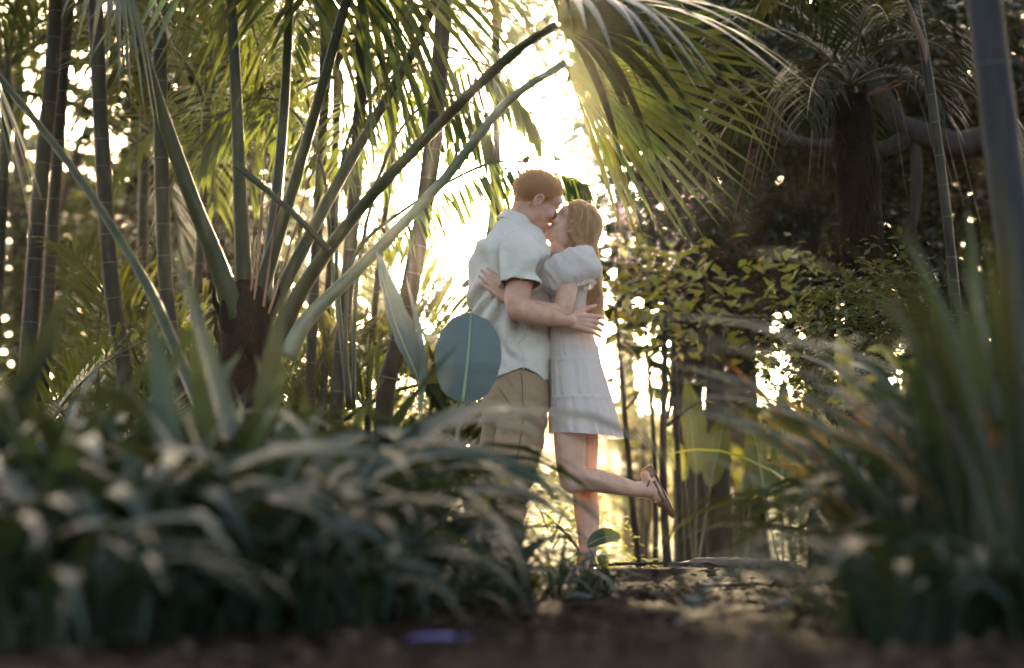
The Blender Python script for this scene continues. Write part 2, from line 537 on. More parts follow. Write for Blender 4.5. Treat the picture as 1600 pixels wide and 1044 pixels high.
def build_bed():
    rg = random.Random(21)
    rows = [('front', 4.75, [-40, 70, 180, 290, 400, 490]),
            ('second', 5.5, [-70, 30, 130, 240, 340, 440, 530, 600]),
            ('third', 6.3, [-20, 80, 180, 280, 380, 480, 570, 655]),
            ('rear', 7.3, [-60, 50, 160, 270, 380, 480, 570, 660, 740, 810])]
    for nm, d, pxs in rows:
        for i, px in enumerate(pxs):
            dd = d + rg.uniform(-.25, .25)
            x = (px - 800 + rg.uniform(-15, 15)) / FPX * dd
            zt = CAM_Z + (830 - top_row(px + max(0, px - 420) * .25)) / FPX * dd
            g = zg(x, dd)
            s = max(.26, min(1.45, (zt - g) / .42))
            if nm == 'front': s *= .78
            if px > 480: s *= .70
            kinds = STRAPS * 3 + SWORDS + (LIMES[:1] if rg.random() < .5 else [])
            clump('strap_leaf_plant', 'dark strap-leaved plant in the %s row of the shady bed, %s plant from the left' % (nm, ORD[i]),
                  'plant', 'strap-leaved plants filling the shady bed', x, dd, 22, kinds, s * .85, s * 1.15, rg)
build_bed()
low_fringe()

# ------------------------------------------------------------------ feather fronds
def pinnate_mesh(rg, e0, e1, n=40, ll=.30, lw=.014, mat='cane_leaf', bare=.14, vee=.25, ncurl=.25):
    """feather frond of unit length arching along +X"""
    m = 20
    P = [Vector((0, 0, 0))]
    E = []
    for i in range(m + 1):
        t = i / m
        e = e0 + (e1 - e0) * t ** 1.3
        E.append(e)
        if i: P.append(P[-1] + Vector((math.cos(e), 0, math.sin(e))) / m)
    V, F = tube(P, [.011, .008, .005, .002], 4, True, Vector((0, 1, 0)))
    mi = [1] * len(F)
    for i in range(n):
        t = bare + (1 - bare) * (i + rg.uniform(-.3, .3)) / n
        t = min(.995, max(bare, t))
        f = t * m; k = min(int(f), m - 1)
        p = P[k].lerp(P[k + 1], f - k)
        e = E[k]
        T = Vector((math.cos(e), 0, math.sin(e)))
        Nn = Vector((-math.sin(e), 0, math.cos(e)))
        for sgn in (-1, 1):
            a = R(62 - 34 * t + rg.uniform(-7, 7))
            l = ll * (0.55 + .9 * math.sin(PI * min(1, .12 + t * .86)) ** .8) * rg.uniform(.85, 1.1) * .75
            d = T * math.cos(a) + Vector((0, sgn, 0)) * math.sin(a) + Nn * (vee + rg.uniform(-.15, .15))
            d.normalize()
            wv = d.cross(Vector((0, 0, 1)) + Nn * .4)
            if wv.length < .05: wv = Nn.copy()
            wv.normalize(); wv = wv * lw * .5 * rg.uniform(.8, 1.2)
            q = p + d * l * .35
            q2 = p + d * l * .72 + Vector((0, 0, -1)) * l * ncurl * .25
            q3 = p + d * l + Vector((0, 0, -1)) * l * ncurl
            b = len(V)
            V += [p, q - wv, q + wv, q2 - wv * .8, q2 + wv * .8, q3]
            F += [(b, b + 1, b + 2), (b + 1, b + 3, b + 4, b + 2), (b + 3, b + 5, b + 4)]
            mi += [0, 0, 0]
    return mesh('feather_frond', V, F, [M[mat], M['petiole']], True, mi)

_rg = random.Random(3)
FEATH = {}
for key, (a, b) in {'up': (85, 20), 'high': (72, -25), 'mid': (50, -50), 'low': (25, -70), 'hang': (0, -85), 'soft': (62, -60)}.items():
    FEATH[key] = [pinnate_mesh(_rg, R(a + _rg.uniform(-5, 5)), R(b + _rg.uniform(-8, 8)), ncurl=_rg.uniform(.1, .4), vee=_rg.uniform(.05, .4)) for _ in range(2)]
ALLF = ['up', 'high', 'high', 'soft', 'mid', 'mid', 'low', 'low', 'hang']

RING = {}
def ring_mesh():
    if 'm' not in RING:
        V, F = [], []
        ns = 14
        prof = [(1.0, -.006), (1.07, -.004), (1.09, .0), (1.05, .005), (1.0, .007)]
        for r, z in prof:
            for k in range(ns):
                a = 2 * PI * k / ns
                V.append((math.cos(a) * r, math.sin(a) * r, z))
        for j in range(len(prof) - 1):
            for k in range(ns):
                F.append((j * ns + k, j * ns + (k + 1) % ns, (j + 1) * ns + (k + 1) % ns, (j + 1) * ns + k))
        RING['m'] = mesh('ring', V, F, M['ring'])
    return RING['m']

def stem(t, pts, r0, r1, ring_gap=.17, mat='cane', rg=random, rings=True):
    P = cat_rom(pts, 26)
    rad = [r0 + (r1 - r0) * i / 25 for i in range(26)]
    rad[0] *= 1.35; rad[1] *= 1.1
    add('stem', tube(P, rad, 12), M[mat], t)
    if not rings: return P
    acc, nxt = 0, rg.uniform(.05, ring_gap)
    for i in range(25):
        seg = (P[i + 1] - P[i]).length
        while nxt < acc + seg:
            u = (nxt - acc) / seg
            p = P[i].lerp(P[i + 1], u); r = rad[i] + (rad[i + 1] - rad[i]) * u
            q = (P[i + 1] - P[i]).to_track_quat('Z', 'Y').to_euler()
            o = inst('ring', ring_mesh(), t, p, q, (r * .98, r * .98, .6))
            nxt += ring_gap * rg.uniform(.8, 1.2)
        acc += seg
    return P

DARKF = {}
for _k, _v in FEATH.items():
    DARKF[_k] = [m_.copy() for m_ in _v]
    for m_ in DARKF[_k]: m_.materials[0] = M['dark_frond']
def frond_at(t, p, az, key, s, rg, roll=0, name='frond', dark=False):
    return inst(name, rg.choice((DARKF if dark else FEATH)[key]), t, p, (roll, 0, az), s)

CANE_GROUP = 'ringed cane palms in the backlit thicket'
def cane_palm(label, d, pts_px, width_px, nfr, rg, low=(), crown_keys=None, smin=1.0, smax=1.6, mat='cane', gap=.17):
    """pts_px: the stem from its base up; the base is dropped on to the ground"""
    P = [at(px, py, d) for px, py in pts_px]
    g = P[0].copy(); g.z = zg(g.x, d) - .02
    if P[0].z - g.z > .05: P = [g] + P
    else: P[0] = g
    t = thing('cane_palm', label, 'palm', g, CANE_GROUP)
    r = width_px / 2 / FPX * d
    stem(t, P, r * 1.08, r * .9, gap, rg=rg, mat=mat)
    top = P[-1]
    add('crown_shaft', tube([top, top + Vector((0, 0, .25)), top + Vector((0, 0, .55))], [r * 1.15, r * 1.1, r * .4], 10), M['petiole'], t)
    for k in range(nfr):
        a = 2 * PI * k * .382 + rg.uniform(-.3, .3)
        key = rg.choice(crown_keys or ALLF)
        frond_at(t, top + Vector((0, 0, rg.uniform(.2, .5))), a, key, rg.uniform(smin, smax), rg, rg.uniform(-.3, .3))
    for (f, az, key, s) in low:
        i = f * (len(P) - 1); k = min(int(i), len(P) - 2)
        frond_at(t, P[k].lerp(P[k + 1], i - k), R(az), key, s, rg, rg.uniform(-.3, .3))
    return t

def young_palm(label, px, d, n, s, rg, keys=('up', 'high', 'soft', 'mid'), group='young feathery palms between the canes', az=None):
    x = (px - 800) / FPX * d
    g = Vector((x, d, zg(x, d)))
    t = thing('young_palm', label, 'palm', g, group)
    add('stem', tube([g, g + Vector((.01, 0, .12)), g + Vector((.0, .01, .3))], [.05, .04, .02], 8), M['cane'], t)
    for k in range(n):
        a = az[k % len(az)] * PI / 180 + rg.uniform(-.25, .25) if az else 2 * PI * k * .382 + rg.uniform(-.3, .3)
        frond_at(t, g + Vector((0, 0, rg.uniform(.05, .3))), a, rg.choice(keys), s * rg.uniform(.8, 1.2), rg, rg.uniform(-.35, .35))
    return t

def build_canes():
    rg = random.Random(77)
    cp = cane_palm
    cp('dark cane palm at the far left edge with upright leaning stem', 13.2, [(40, 640), (60, 330), (82, 100), (92, -80)], 26, 9, rg, smax=1.8)
    cp('paired dark stem just beside the far left cane palm', 13.5, [(66, 640), (84, 330), (100, 100), (112, -40)], 20, 8, rg)
    cp('leaning cane palm with pale ringed stem crossing behind the upper left petiole', 12.2, [(200, 650), (172, 420), (158, 200), (146, -60)], 26, 9, rg, smax=1.8)
    cp('straight cane palm stem left of the fan palm trunk', 12.0, [(288, 660), (262, 480), (252, 250), (250, -40)], 24, 9, rg, smax=1.7)
    cp('slim cane stem hidden between the straight cane and the fan palm', 13.6, [(300, 620), (310, 420), (322, 250)], 15, 8, rg, smin=.8, smax=1.3)
    cp('slender cane stem rising just right of the fan palm trunk', 12.4, [(484, 640), (490, 460), (498, 330), (508, 140)], 17, 9, rg, smin=.8, smax=1.4)
    cp('thin brown cane between two thicker canes right of the fan palm', 13.0, [(505, 640), (512, 470), (520, 330), (526, 190)], 12, 7, rg, smin=.8, smax=1.3)
    cp('ringed cane standing third from the fan palm trunk', 12.2, [(526, 640), (540, 470), (552, 330), (566, 110)], 22, 9, rg, smin=.9, smax=1.5)
    cp('thick leaning ringed cane against the white glow left of the couple', 11.7, [(600, 640), (622, 540), (650, 400), (676, 230), (690, 60), (700, -120)], 29, 9, rg, smin=1.1, smax=1.7)
    cp('very thin cane stem right behind the ear of the tall curled leaf', 13.4, [(575, 640), (590, 430), (612, 260), (620, 120)], 10, 7, rg, smin=.8, smax=1.3)
    cp('tall cane palm with crown above the fan leaf beside the couple', 14.5, [(770, 560), (776, 300), (775, 60), (772, -160)], 15, 9, rg, smin=1.2, smax=1.8)
    cp('cane palm deep in the thicket behind the pale petiole', 15.5, [(420, 600), (430, 400), (436, 150)], 18, 10, rg, smin=1.1, smax=1.7)
    cp('cane palm deep in the thicket behind the left stems', 15.8, [(215, 600), (222, 400), (228, 120)], 18, 10, rg, smin=1.1, smax=1.7)
    cp('cane palm deep in the thicket near the left margin', 15.2, [(-10, 600), (0, 400), (10, 200)], 18, 10, rg, smin=1.1, smax=1.7)
    yp = young_palm
    yp('young feathery palm low at the left margin with arching dark fronds', 20, 11.6, 9, 1.25, rg)
    yp('young feathery palm between the leaning cane and straight cane', 215, 12.6, 9, 1.2, rg)
    yp('young feathery palm lit yellow beside the straight cane', 300, 11.2, 7, .75, rg)
    yp('young palm of tall feathery fronds behind the fan palm trunk', 400, 13.5, 9, 1.7, rg, ('up', 'high'))
    yp('young feathery palm with dense dark fronds filling the left edge behind the canes', 30, 14.0, 12, 1.7, rg, ('up', 'high', 'mid', 'soft'))
    yp('young feathery palm with dense fronds behind the leaning cane', 160, 14.2, 12, 1.8, rg, ('up', 'high', 'soft'))
    yp('young feathery palm with dense fronds just left of the fan palm trunk', 280, 13.2, 12, 1.6, rg, ('up', 'high', 'soft', 'mid'))
    yp('young feathery palm behind the crossing diagonal petiole', 90, 10.8, 8, 1.0, rg, ('high', 'mid', 'soft'))
    yp('young feathery palm right behind the fan palm trunk', 440, 12.6, 9, 1.3, rg, ('up', 'high', 'soft'), az=[90, 140, 180, 220, 60, 120])
    yp('young feathery palm of tall golden fronds in the glow left of the man', 655, 15.5, 8, 2.0, rg, ('up', 'up', 'high'), az=[70, 110, 150, 200, 30])
    yp('young feathery palm of tall golden fronds rising behind the man\'s back', 745, 16.0, 8, 2.3, rg, ('up', 'up', 'high'), az=[80, 110, 160, 200, 240])
    yp('young feathery palm near the foot of the three canes', 560, 12.8, 6, .8, rg, ('high', 'mid'), az=[150, 200, 240, 120, 170])
    yp('young palm with fronds low in front of the left stems', 120, 12.0, 9, 1.2, rg)
build_canes()

# single long frond arching over the couple, from a palm rooted beside the leaning cane
def build_arch():
    rg = random.Random(9)
    d = 11.3
    g = at(548, 640, d); g.z = zg(g.x, d)
    t = thing('arching_palm', 'feathery palm whose long backlit frond arches over the couple', 'palm', g)
    def frond(pts, dd, n, ll, lw=.016, rr=.012, drop=.75):
        P = cat_rom([at(px, py, dd + o) for px, py, o in pts], 40)
        V, F = tube(P, [rr, rr * .7, rr * .3], 5)
        mi = [1] * len(F)
        for i in range(n):
            tt = .3 + .7 * i / n
            f = tt * 39; k = min(int(f), 38); p = P[k].lerp(P[k + 1], f - k); T = (P[k + 1] - P[k]).normalized()
            for sg in (-1, 1):
                l = ll * (.4 + .8 * math.sin(PI * (.1 + .85 * (tt - .3) / .7))) * rg.uniform(.8, 1.1)
                dr = T * rg.uniform(.25, .5) + Vector((0, sg * .55, 0)) + Vector((0, 0, -drop + rg.uniform(-.2, .2)))
                dr.normalize()
                w = dr.cross(Vector((0.2, 1, .2))).normalized() * lw * .5
                b = len(V)
                q = p + dr * l * .4; q2 = p + dr * l * .75 + Vector((0, 0, -.05 * l)); q3 = p + dr * l + Vector((0, 0, -.16 * l))
                V += [p, q - w, q + w, q2 - w * .8, q2 + w * .8, q3]
                F += [(b, b + 1, b + 2), (b + 1, b + 3, b + 4, b + 2), (b + 3, b + 5, b + 4)]; mi += [0] * 3
        obj('frond', mesh('frond', V, F, [M['cane_leaf'], M['petiole']], True, mi), t)
    frond([(548, 640, 0), (540, 520, 0), (555, 398, 0), (640, 322, 0), (746, 262, .1), (806, 252, .2), (880, 264, .3), (918, 284, .4)], d, 48, .27)
    frond([(552, 640, 0), (560, 420, .3), (610, 230, .6), (690, 150, .8), (760, 190, 1.0), (765, 330, 1.2), (730, 520, 1.3)], d, 54, .34, drop=.9)
    frond([(545, 640, 0), (525, 400, .2), (540, 230, .4), (600, 130, .6), (700, 90, .8), (790, 120, 1.0), (850, 210, 1.1)], d, 54, .34, drop=.9)
    frond([(545, 640, 0), (520, 420, .5), (500, 250, .8), (440, 160, 1.0), (360, 170, 1.2), (310, 260, 1.3)], d, 50, .34, drop=.6)
build_arch()

# ------------------------------------------------------------------ fan palm
def fan_leaf(parent, hub, axis, normal, rad, n=40, spread=150, droop=.35, split=.5, rg=random, mat='fan', lean=.0, w=1.0, skew=0, taper=0):
    """radiating folded segments, each a mesh of its own; normal = upper side"""
    axis = Vector(axis).normalized(); normal = Vector(normal)
    normal = (normal - axis * axis.dot(normal)).normalized()
    side = axis.cross(normal)
    for i in range(n):
        a = R(-spread + skew + 2 * spread * (i + .5) / n)
        da = R(2 * spread / n)
        Rl = rad * ((.80 + .2 * math.cos(a * .8)) if not taper else 1 - taper * (1 - (i + .5) / n) ** 1.5) * rg.uniform(.93, 1.04)
        V, F = [], []
        m = 12
        sag = rg.uniform(.75, 1.3); bend = rg.uniform(-.06, .06)
        for j in range(m + 1):
            t = .03 + .97 * j / m
            ang = a + bend * max(0, t - split)
            dr = axis * math.cos(ang) + side * math.sin(ang)
            pd = -axis * math.sin(ang) + side * math.cos(ang)
            r = Rl * t
            hw = math.tan(da / 2) * Rl * min(t, split) * (1 if t < split else max(.03, 1 - ((t - split) / (1 - split)) ** 1.4)) * w
            p = hub + dr * r - normal * (lean * r * abs(math.sin(a)))
            fall = max(0, t - .25)
            dz = droop * sag * rad * fall ** 1.8
            p = p + Vector((0, 0, -dz))
            fold = normal * hw * (.55 if t < split else .4)
            V += [p - pd * hw - fold * .5, p + fold * .5, p + pd * hw - fold * .5]
        for j in range(m):
            b = j * 3
            F += [(b, b + 1, b + 4, b + 3), (b + 1, b + 2, b + 5, b + 4)]
        o = add('leaf_segment', (V, F), M[mat], parent)

def build_fan_palm():
    rg = random.Random(31)
    D = 9.5
    base = at(380, 760, D); base.z = zg(base.x, D)
    t = thing('fan_palm', 'fan palm with short fibrous brown trunk and long smooth green petioles', 'palm', base)
    top = at(385, 478, D)
    # fibrous trunk with ragged boots
    P = [base - Vector((0, 0, .03)), base.lerp(top, .3), base.lerp(top, .55), base.lerp(top, .8), top, top + Vector((.0, 0, .1))]
    V, F = tube(cat_rom(P, 40), [.13, .125, .118, .112, .095, .05], 28)
    V2 = []
    for v in V:
        c = Vector((base.x, D, v.z)); d = v - c
        k = 1 + .16 * mnoise.noise(v * 14) + .10 * mnoise.noise(Vector((v.x * 60, v.y * 60, v.z * 9)))
        V2.append(c + d * k)
    add('trunk', (V2, F), M['fibre'], t)
    for i in range(26):      # old leaf bases
        a = rg.uniform(0, 2 * PI); h = rg.uniform(.3, .98)
        c = base.lerp(top, h); dr = Vector((math.cos(a), math.sin(a), 0))
        p0 = c + dr * .085; p1 = c + dr * .13 + Vector((0, 0, rg.uniform(.08, .15)))
        add('leaf_base', tube([p0, p0.lerp(p1, .5) + dr * .02, p1], [.035, .025, .008], 6, flat=.5), M['fibre'], t)
    fib = []
    for i in range(420):     # hairs on the trunk
        a = rg.uniform(0, 2 * PI); h = rg.uniform(.05, 1.0)
        c = base.lerp(top, h); dr = Vector((math.cos(a), math.sin(a), 0)); tg = Vector((-math.sin(a), math.cos(a), 0))
        p = c + dr * .10; q = p + dr * rg.uniform(.015, .06) + tg * rg.uniform(-.05, .05) + Vector((0, 0, rg.uniform(-.08, .08)))
        w = Vector((0, 0, .002)) + tg * .002
        fib.append(([p - w, p + w, q], [(0, 1, 2)]))
    tag(add('fibre', join(fib), M['fibre'], t), kind='stuff')

    def frond(pts, r0, r1, mat='petiole'):
        P = cat_rom([at(a, b, c) for a, b, c in pts], 30)
        V, F = tube(P, [r0 * 1.5, r0, (r0 + r1) / 2, r1], 10, flat=.75, up=Vector((0, -1, 0)))
        return add('frond', (V, F), M[mat], t), P[-1], (P[-1] - P[-2]).normalized()
    # 1 upper left
    f, h, a = frond([(372, 505, 9.45), (335, 400, 9.4), (296, 300, 9.35), (237, 130, 9.25), (196, -20, 9.1), (185, -70, 9.1)], .032, .02)
    fan_leaf(f, h, (-.35, -.3, .55), (.5, -.3, .6), .78, 34, 140, .55, .45, rg)
    # 2 upright
    f, h, a = frond([(383, 490, 9.5), (376, 330, 9.45), (369, 150, 9.4), (360, -20, 9.35), (352, -120, 9.3)], .026, .018)
    fan_leaf(f, h, (-.2, .3, .6), (.1, -.9, .3), .75, 34, 140, .6, .45, rg)
    # 3 upper right
    f, h, a = frond([(402, 470, 9.5), (440, 350, 9.45), (472, 245, 9.4), (540, 5, 9.2), (556, -60, 9.1)], .024, .017)
    fan_leaf(f, h, (.25, -.35, .3), (.2, .2, .9), .78, 38, 150, .95, .42, rg)
    # 4 dark one over to the big top leaf
    f, h, a = frond([(432, 545, 9.4), (470, 455, 9.35), (560, 330, 9.2), (690, 190, 9.0), (800, 85, 8.8), (868, 40, 8.65)], .026, .017)
    fan_leaf(f, h, (.9, -.1, .16), (-.15, .12, .95), 1.0, 26, 80, .72, .42, rg, w=1.0)
    # 5 pale one to the blue green leaf
    f, h, a = frond([(448, 560, 9.35), (480, 500, 9.35), (570, 410, 9.35), (690, 285, 9.3), (790, 162, 9.25), (884, 98, 9.2)], .026, .014, 'petiole_pale')
    fan_leaf(f, h, (.80, -.12, -.46), (.42, .70, .55), .94, 27, 64, .2, .5, rg, skew=12, taper=.22, w=.93)
    # 6 leaf hanging over the upper middle
    f, h, a = frond([(410, 480, 9.55), (430, 330, 9.6), (445, 150, 9.6), (452, -10, 9.4), (455, -60, 9.2)], .022, .015)
    fan_leaf(f, h, (.1, -.5, .3), (.1, .1, .95), .72, 36, 150, 1.05, .42, rg)
    # 7 dead petiole crossing
    frond([(366, 256, 9.2), (420, 300, 9.2), (470, 345, 9.2), (514, 392, 9.22)], .012, .015)
    # 8 leaf above frame with tips hanging over the couple's head
    f, h, a = frond([(415, 500, 9.6), (520, 300, 9.7), (640, 90, 9.6), (700, -40, 9.3), (765, -80, 9.0), (828, -75, 8.8)], .02, .014)
    fan_leaf(f, h, (.3, -.6, -.05), (.1, .2, .95), .70, 30, 140, .85, .42, rg)
    for pts in ([(396, 485), (404, 400), (410, 300), (418, 180)], [(412, 480), (424, 390), (436, 300)], [(390, 480), (396, 420), (399, 370)], [(420, 490), (448, 400), (470, 330), (482, 270)]):
        P = cat_rom([at(a, b, 9.44) for a, b in pts], 12)
        add('dry_sheath', tube(P, [.016, .012, .004], 6, flat=.4), M['spathe'], t)
build_fan_palm()

# a second, half hidden fan palm: its long petiole crosses the left side
def build_second_fan():
    rg = random.Random(8)
    g = at(352, 900, 7.6); g.z = zg(g.x, 7.6)
    t = thing('fan_palm', 'half hidden young fan palm whose dark petiole crosses the left stems diagonally', 'palm', g)
    P = cat_rom([g, at(330, 700, 7.7), at(280, 560, 8.0), at(222, 432, 8.2), at(112, 262, 8.5), at(0, 122, 8.7), at(-70, 40, 8.8)], 40)
    f = add('frond', tube(P, [.026, .024, .019, .015, .012], 10, flat=.8), M['petiole'], t)
    fan_leaf(f, P[-1], (-.3, -.5, .5), (.5, -.1, .8), .7, 34, 150, .8, .45, rg)
build_second_fan()
# ------------------------------------------------------------------ broad-leaved trees
def leaf_cloud(rg, blobs, n, size, mat, flat=.0):
    """leaf-sized folded faces spread through the volume of uneven blobs (centre, radii)"""
    V, F = [], []
    wts = [b[1][0] * b[1][1] * b[1][2] for b in blobs]
    tot = sum(wts)
    # clumps inside each blob
    for (c, r), w in zip(blobs, wts):
        c = Vector(c)
        nc = max(4, int(n * w / tot / 22))
        for _ in range(nc):
            while True:
                q = Vector((rg.uniform(-1, 1), rg.uniform(-1, 1), rg.uniform(-1, 1)))
                if q.length < 1: break
            q = q * (q.length ** -.35)
            cc = c + Vector((q.x * r[0], q.y * r[1], q.z * r[2]))
            cr = size * rg.uniform(2.0, 4.2)
            for _ in range(22):
                p = cc + Vector((rg.gauss(0, 1), rg.gauss(0, 1), rg.gauss(0, .8))) * cr * .55
                a = rg.uniform(0, 2 * PI); e = rg.uniform(-.9, .35)
                d = Vector((math.cos(a) * math.cos(e), math.sin(a) * math.cos(e), math.sin(e)))
                sdv = d.cross(Vector((rg.uniform(-.5, .5), rg.uniform(-.5, .5), 1))).normalized()
                nn = sdv.cross(d)
                l = size * rg.uniform(.6, 1.25); w2 = l * rg.uniform(.2, .3)
                k = len(V)
                V += [p, p + d * l * .45 - sdv * w2 + nn * w2 * .35, p + d * l, p + d * l * .45 + sdv * w2 + nn * w2 * .35]
                F += [(k, k + 1, k + 2), (k, k + 2, k + 3)]
    return V, F

def broad_tree(label, base, height, blobs, n, size, mat, group, rg, trunk=.12, bark='bark', limbs=5, name='broadleaf_tree', cat='tree'):
    b = Vector(base); b.z = zg(b.x, b.y) - .05
    t = thing(name, label, cat, b, group)
    top = Vector(blobs[0][0])
    mid = b.lerp(top, .5) + Vector((rg.uniform(-.15, .15), 0, 0))
    add('trunk', tube(cat_rom([b, mid, top], 14), [trunk * 1.3, trunk, trunk * .4], 10), M[bark], t)
    for k in range(limbs):
        c, r = blobs[k % len(blobs)]
        c = Vector(c) + Vector((rg.uniform(-.5, .5) * r[0], rg.uniform(-.5, .5) * r[1], rg.uniform(-.3, .4) * r[2]))
        s0 = b.lerp(top, rg.uniform(.35, .85))
        add('limb', tube(cat_rom([s0, s0.lerp(c, .5) + Vector((0, 0, rg.uniform(-.1, .25))), c], 10), [trunk * .5, trunk * .35, trunk * .1], 7), M[bark], t)
    add('crown', leaf_cloud(rg, blobs, n, size, mat), M[mat], t, False)
    return t

def B_(px, py, d, rx, ry, rz):
    """crown blob given in photograph pixels (half width and half height) at distance d; ry in metres"""
    return (at(px, py, d), (rx / FPX * d, ry, rz / FPX * d))

def gx(px, d): return Vector(((px - 800) / FPX * d, d, 0))

def build_trees():
    rg = random.Random(101)
    G = 'dark broad-leaved trees behind the couple'
    bt = broad_tree
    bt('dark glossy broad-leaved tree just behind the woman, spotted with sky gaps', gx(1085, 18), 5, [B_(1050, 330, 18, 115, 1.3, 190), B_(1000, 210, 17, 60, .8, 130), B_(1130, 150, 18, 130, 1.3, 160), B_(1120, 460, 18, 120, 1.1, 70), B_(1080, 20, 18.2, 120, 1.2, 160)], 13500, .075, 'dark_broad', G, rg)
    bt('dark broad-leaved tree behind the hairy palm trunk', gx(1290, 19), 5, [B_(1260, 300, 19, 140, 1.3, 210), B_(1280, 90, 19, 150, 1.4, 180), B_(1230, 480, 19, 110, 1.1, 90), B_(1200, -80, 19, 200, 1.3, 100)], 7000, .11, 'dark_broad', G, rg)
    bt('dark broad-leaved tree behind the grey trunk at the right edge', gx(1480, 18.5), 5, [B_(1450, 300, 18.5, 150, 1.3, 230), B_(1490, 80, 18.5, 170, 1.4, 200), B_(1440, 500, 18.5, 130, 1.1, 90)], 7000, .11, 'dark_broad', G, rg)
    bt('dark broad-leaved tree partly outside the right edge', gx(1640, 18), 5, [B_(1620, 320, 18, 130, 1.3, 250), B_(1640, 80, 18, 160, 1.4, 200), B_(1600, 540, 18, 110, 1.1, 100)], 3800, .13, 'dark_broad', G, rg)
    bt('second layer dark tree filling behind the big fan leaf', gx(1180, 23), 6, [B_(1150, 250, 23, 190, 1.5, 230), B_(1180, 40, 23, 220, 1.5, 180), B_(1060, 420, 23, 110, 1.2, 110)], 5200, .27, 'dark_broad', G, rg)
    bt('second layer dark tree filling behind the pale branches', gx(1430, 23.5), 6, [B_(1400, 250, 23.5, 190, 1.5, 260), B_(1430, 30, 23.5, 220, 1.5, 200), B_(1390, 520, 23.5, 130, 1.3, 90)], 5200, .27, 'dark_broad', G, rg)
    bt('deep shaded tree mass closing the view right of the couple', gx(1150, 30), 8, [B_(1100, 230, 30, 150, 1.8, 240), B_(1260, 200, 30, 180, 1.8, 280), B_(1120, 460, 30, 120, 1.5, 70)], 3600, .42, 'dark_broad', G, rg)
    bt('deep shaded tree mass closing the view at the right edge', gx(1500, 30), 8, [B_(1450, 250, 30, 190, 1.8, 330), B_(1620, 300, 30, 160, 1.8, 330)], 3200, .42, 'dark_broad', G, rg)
    # leafy trees beyond the canes with bright gaps of sky
    G2 = 'sunlit trees far beyond the canes'
    bt('far tree with white sky gaps at the top left corner', gx(60, 27), 7, [B_(30, 30, 27, 140, 1.5, 70), B_(130, 110, 27, 90, 1.3, 50), B_(10, 500, 27, 130, 1.4, 170)], 2600, .24, 'broad', G2, rg)
    bt('far tree showing bright between the two left cane stems', gx(215, 29), 7, [B_(210, 60, 29, 120, 1.5, 60), B_(240, 130, 29, 70, 1.4, 40), B_(170, 440, 29, 140, 1.3, 150), B_(280, 330, 29, 90, 1.3, 130)], 2800, .24, 'broad', G2, rg)
    bt('far tree glimpsed through fronds right of the fan palm', gx(420, 30), 7, [B_(390, 130, 30, 130, 1.6, 110), B_(420, 380, 30, 150, 1.5, 190), B_(310, 60, 30, 120, 1.4, 120)], 3200, .24, 'broad', G2, rg)
    bt('far tree above the white glow, sparse and golden', gx(610, 34), 8, [B_(620, 60, 34, 120, 1.6, 80), B_(560, 220, 34, 70, 1.4, 90), B_(530, 430, 34, 40, 1.2, 110)], 1100, .24, 'lime', G2, rg)
    bt('far tree above the couple, thin and golden', gx(990, 33), 8, [B_(960, 100, 33, 70, 1.4, 120), B_(830, 50, 33, 110, 1.6, 80), B_(900, -60, 33, 200, 1.5, 60)], 2600, .24, 'broad', G2, rg, limbs=0)
    bt('tall dense tree closing the thicket behind the fan palm trunk', gx(330, 38), 9, [B_(350, 200, 38, 170, 1.8, 220), B_(420, 480, 38, 130, 1.6, 110)], 3000, .34, 'broad', G2, rg)
    bt('tall dense tree closing the thicket behind the left canes', gx(90, 37), 9, [B_(120, 420, 37, 190, 1.8, 190), B_(0, 200, 37, 90, 1.6, 60), B_(330, -40, 37, 220, 1.6, 60)], 2800, .34, 'broad', G2, rg)
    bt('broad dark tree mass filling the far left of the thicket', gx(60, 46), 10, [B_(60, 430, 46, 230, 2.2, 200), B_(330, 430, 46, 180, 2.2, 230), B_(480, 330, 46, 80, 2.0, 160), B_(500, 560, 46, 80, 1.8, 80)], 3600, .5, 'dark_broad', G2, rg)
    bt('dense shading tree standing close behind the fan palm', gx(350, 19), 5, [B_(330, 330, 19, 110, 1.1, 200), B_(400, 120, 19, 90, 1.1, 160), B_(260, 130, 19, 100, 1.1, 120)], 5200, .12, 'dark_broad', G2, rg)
    bt('low round tree behind the legs of the canes', gx(480, 26), 3, [B_(470, 590, 26, 120, 1.3, 80), B_(330, 600, 26, 120, 1.3, 80)], 1500, .16, 'broad', G2, rg, limbs=2)
    bt('low round tree behind the stems at the left margin', gx(110, 25), 3, [B_(100, 600, 25, 150, 1.3, 80)], 1200, .16, 'broad', G2, rg, limbs=2)
    # bright understorey behind the couple and to the right
    G3 = 'sunlit bushes of the understorey'
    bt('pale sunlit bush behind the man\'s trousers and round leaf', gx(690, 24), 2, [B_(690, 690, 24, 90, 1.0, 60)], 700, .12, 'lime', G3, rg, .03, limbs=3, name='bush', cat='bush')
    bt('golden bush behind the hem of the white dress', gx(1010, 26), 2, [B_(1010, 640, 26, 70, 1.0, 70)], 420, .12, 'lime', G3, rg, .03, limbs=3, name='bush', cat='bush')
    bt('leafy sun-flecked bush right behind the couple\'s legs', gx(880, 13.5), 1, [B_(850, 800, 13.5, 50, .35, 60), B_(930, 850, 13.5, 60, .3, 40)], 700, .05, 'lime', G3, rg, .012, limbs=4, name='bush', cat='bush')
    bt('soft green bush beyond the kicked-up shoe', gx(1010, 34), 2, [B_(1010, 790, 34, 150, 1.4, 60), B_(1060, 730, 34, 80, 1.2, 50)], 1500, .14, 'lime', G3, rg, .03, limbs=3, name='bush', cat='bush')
    bt('green bush beyond the upright banana leaf', gx(1240, 27), 2, [B_(1240, 760, 27, 110, 1.2, 100)], 1100, .14, 'broad', G3, rg, .03, limbs=3, name='bush', cat='bush')
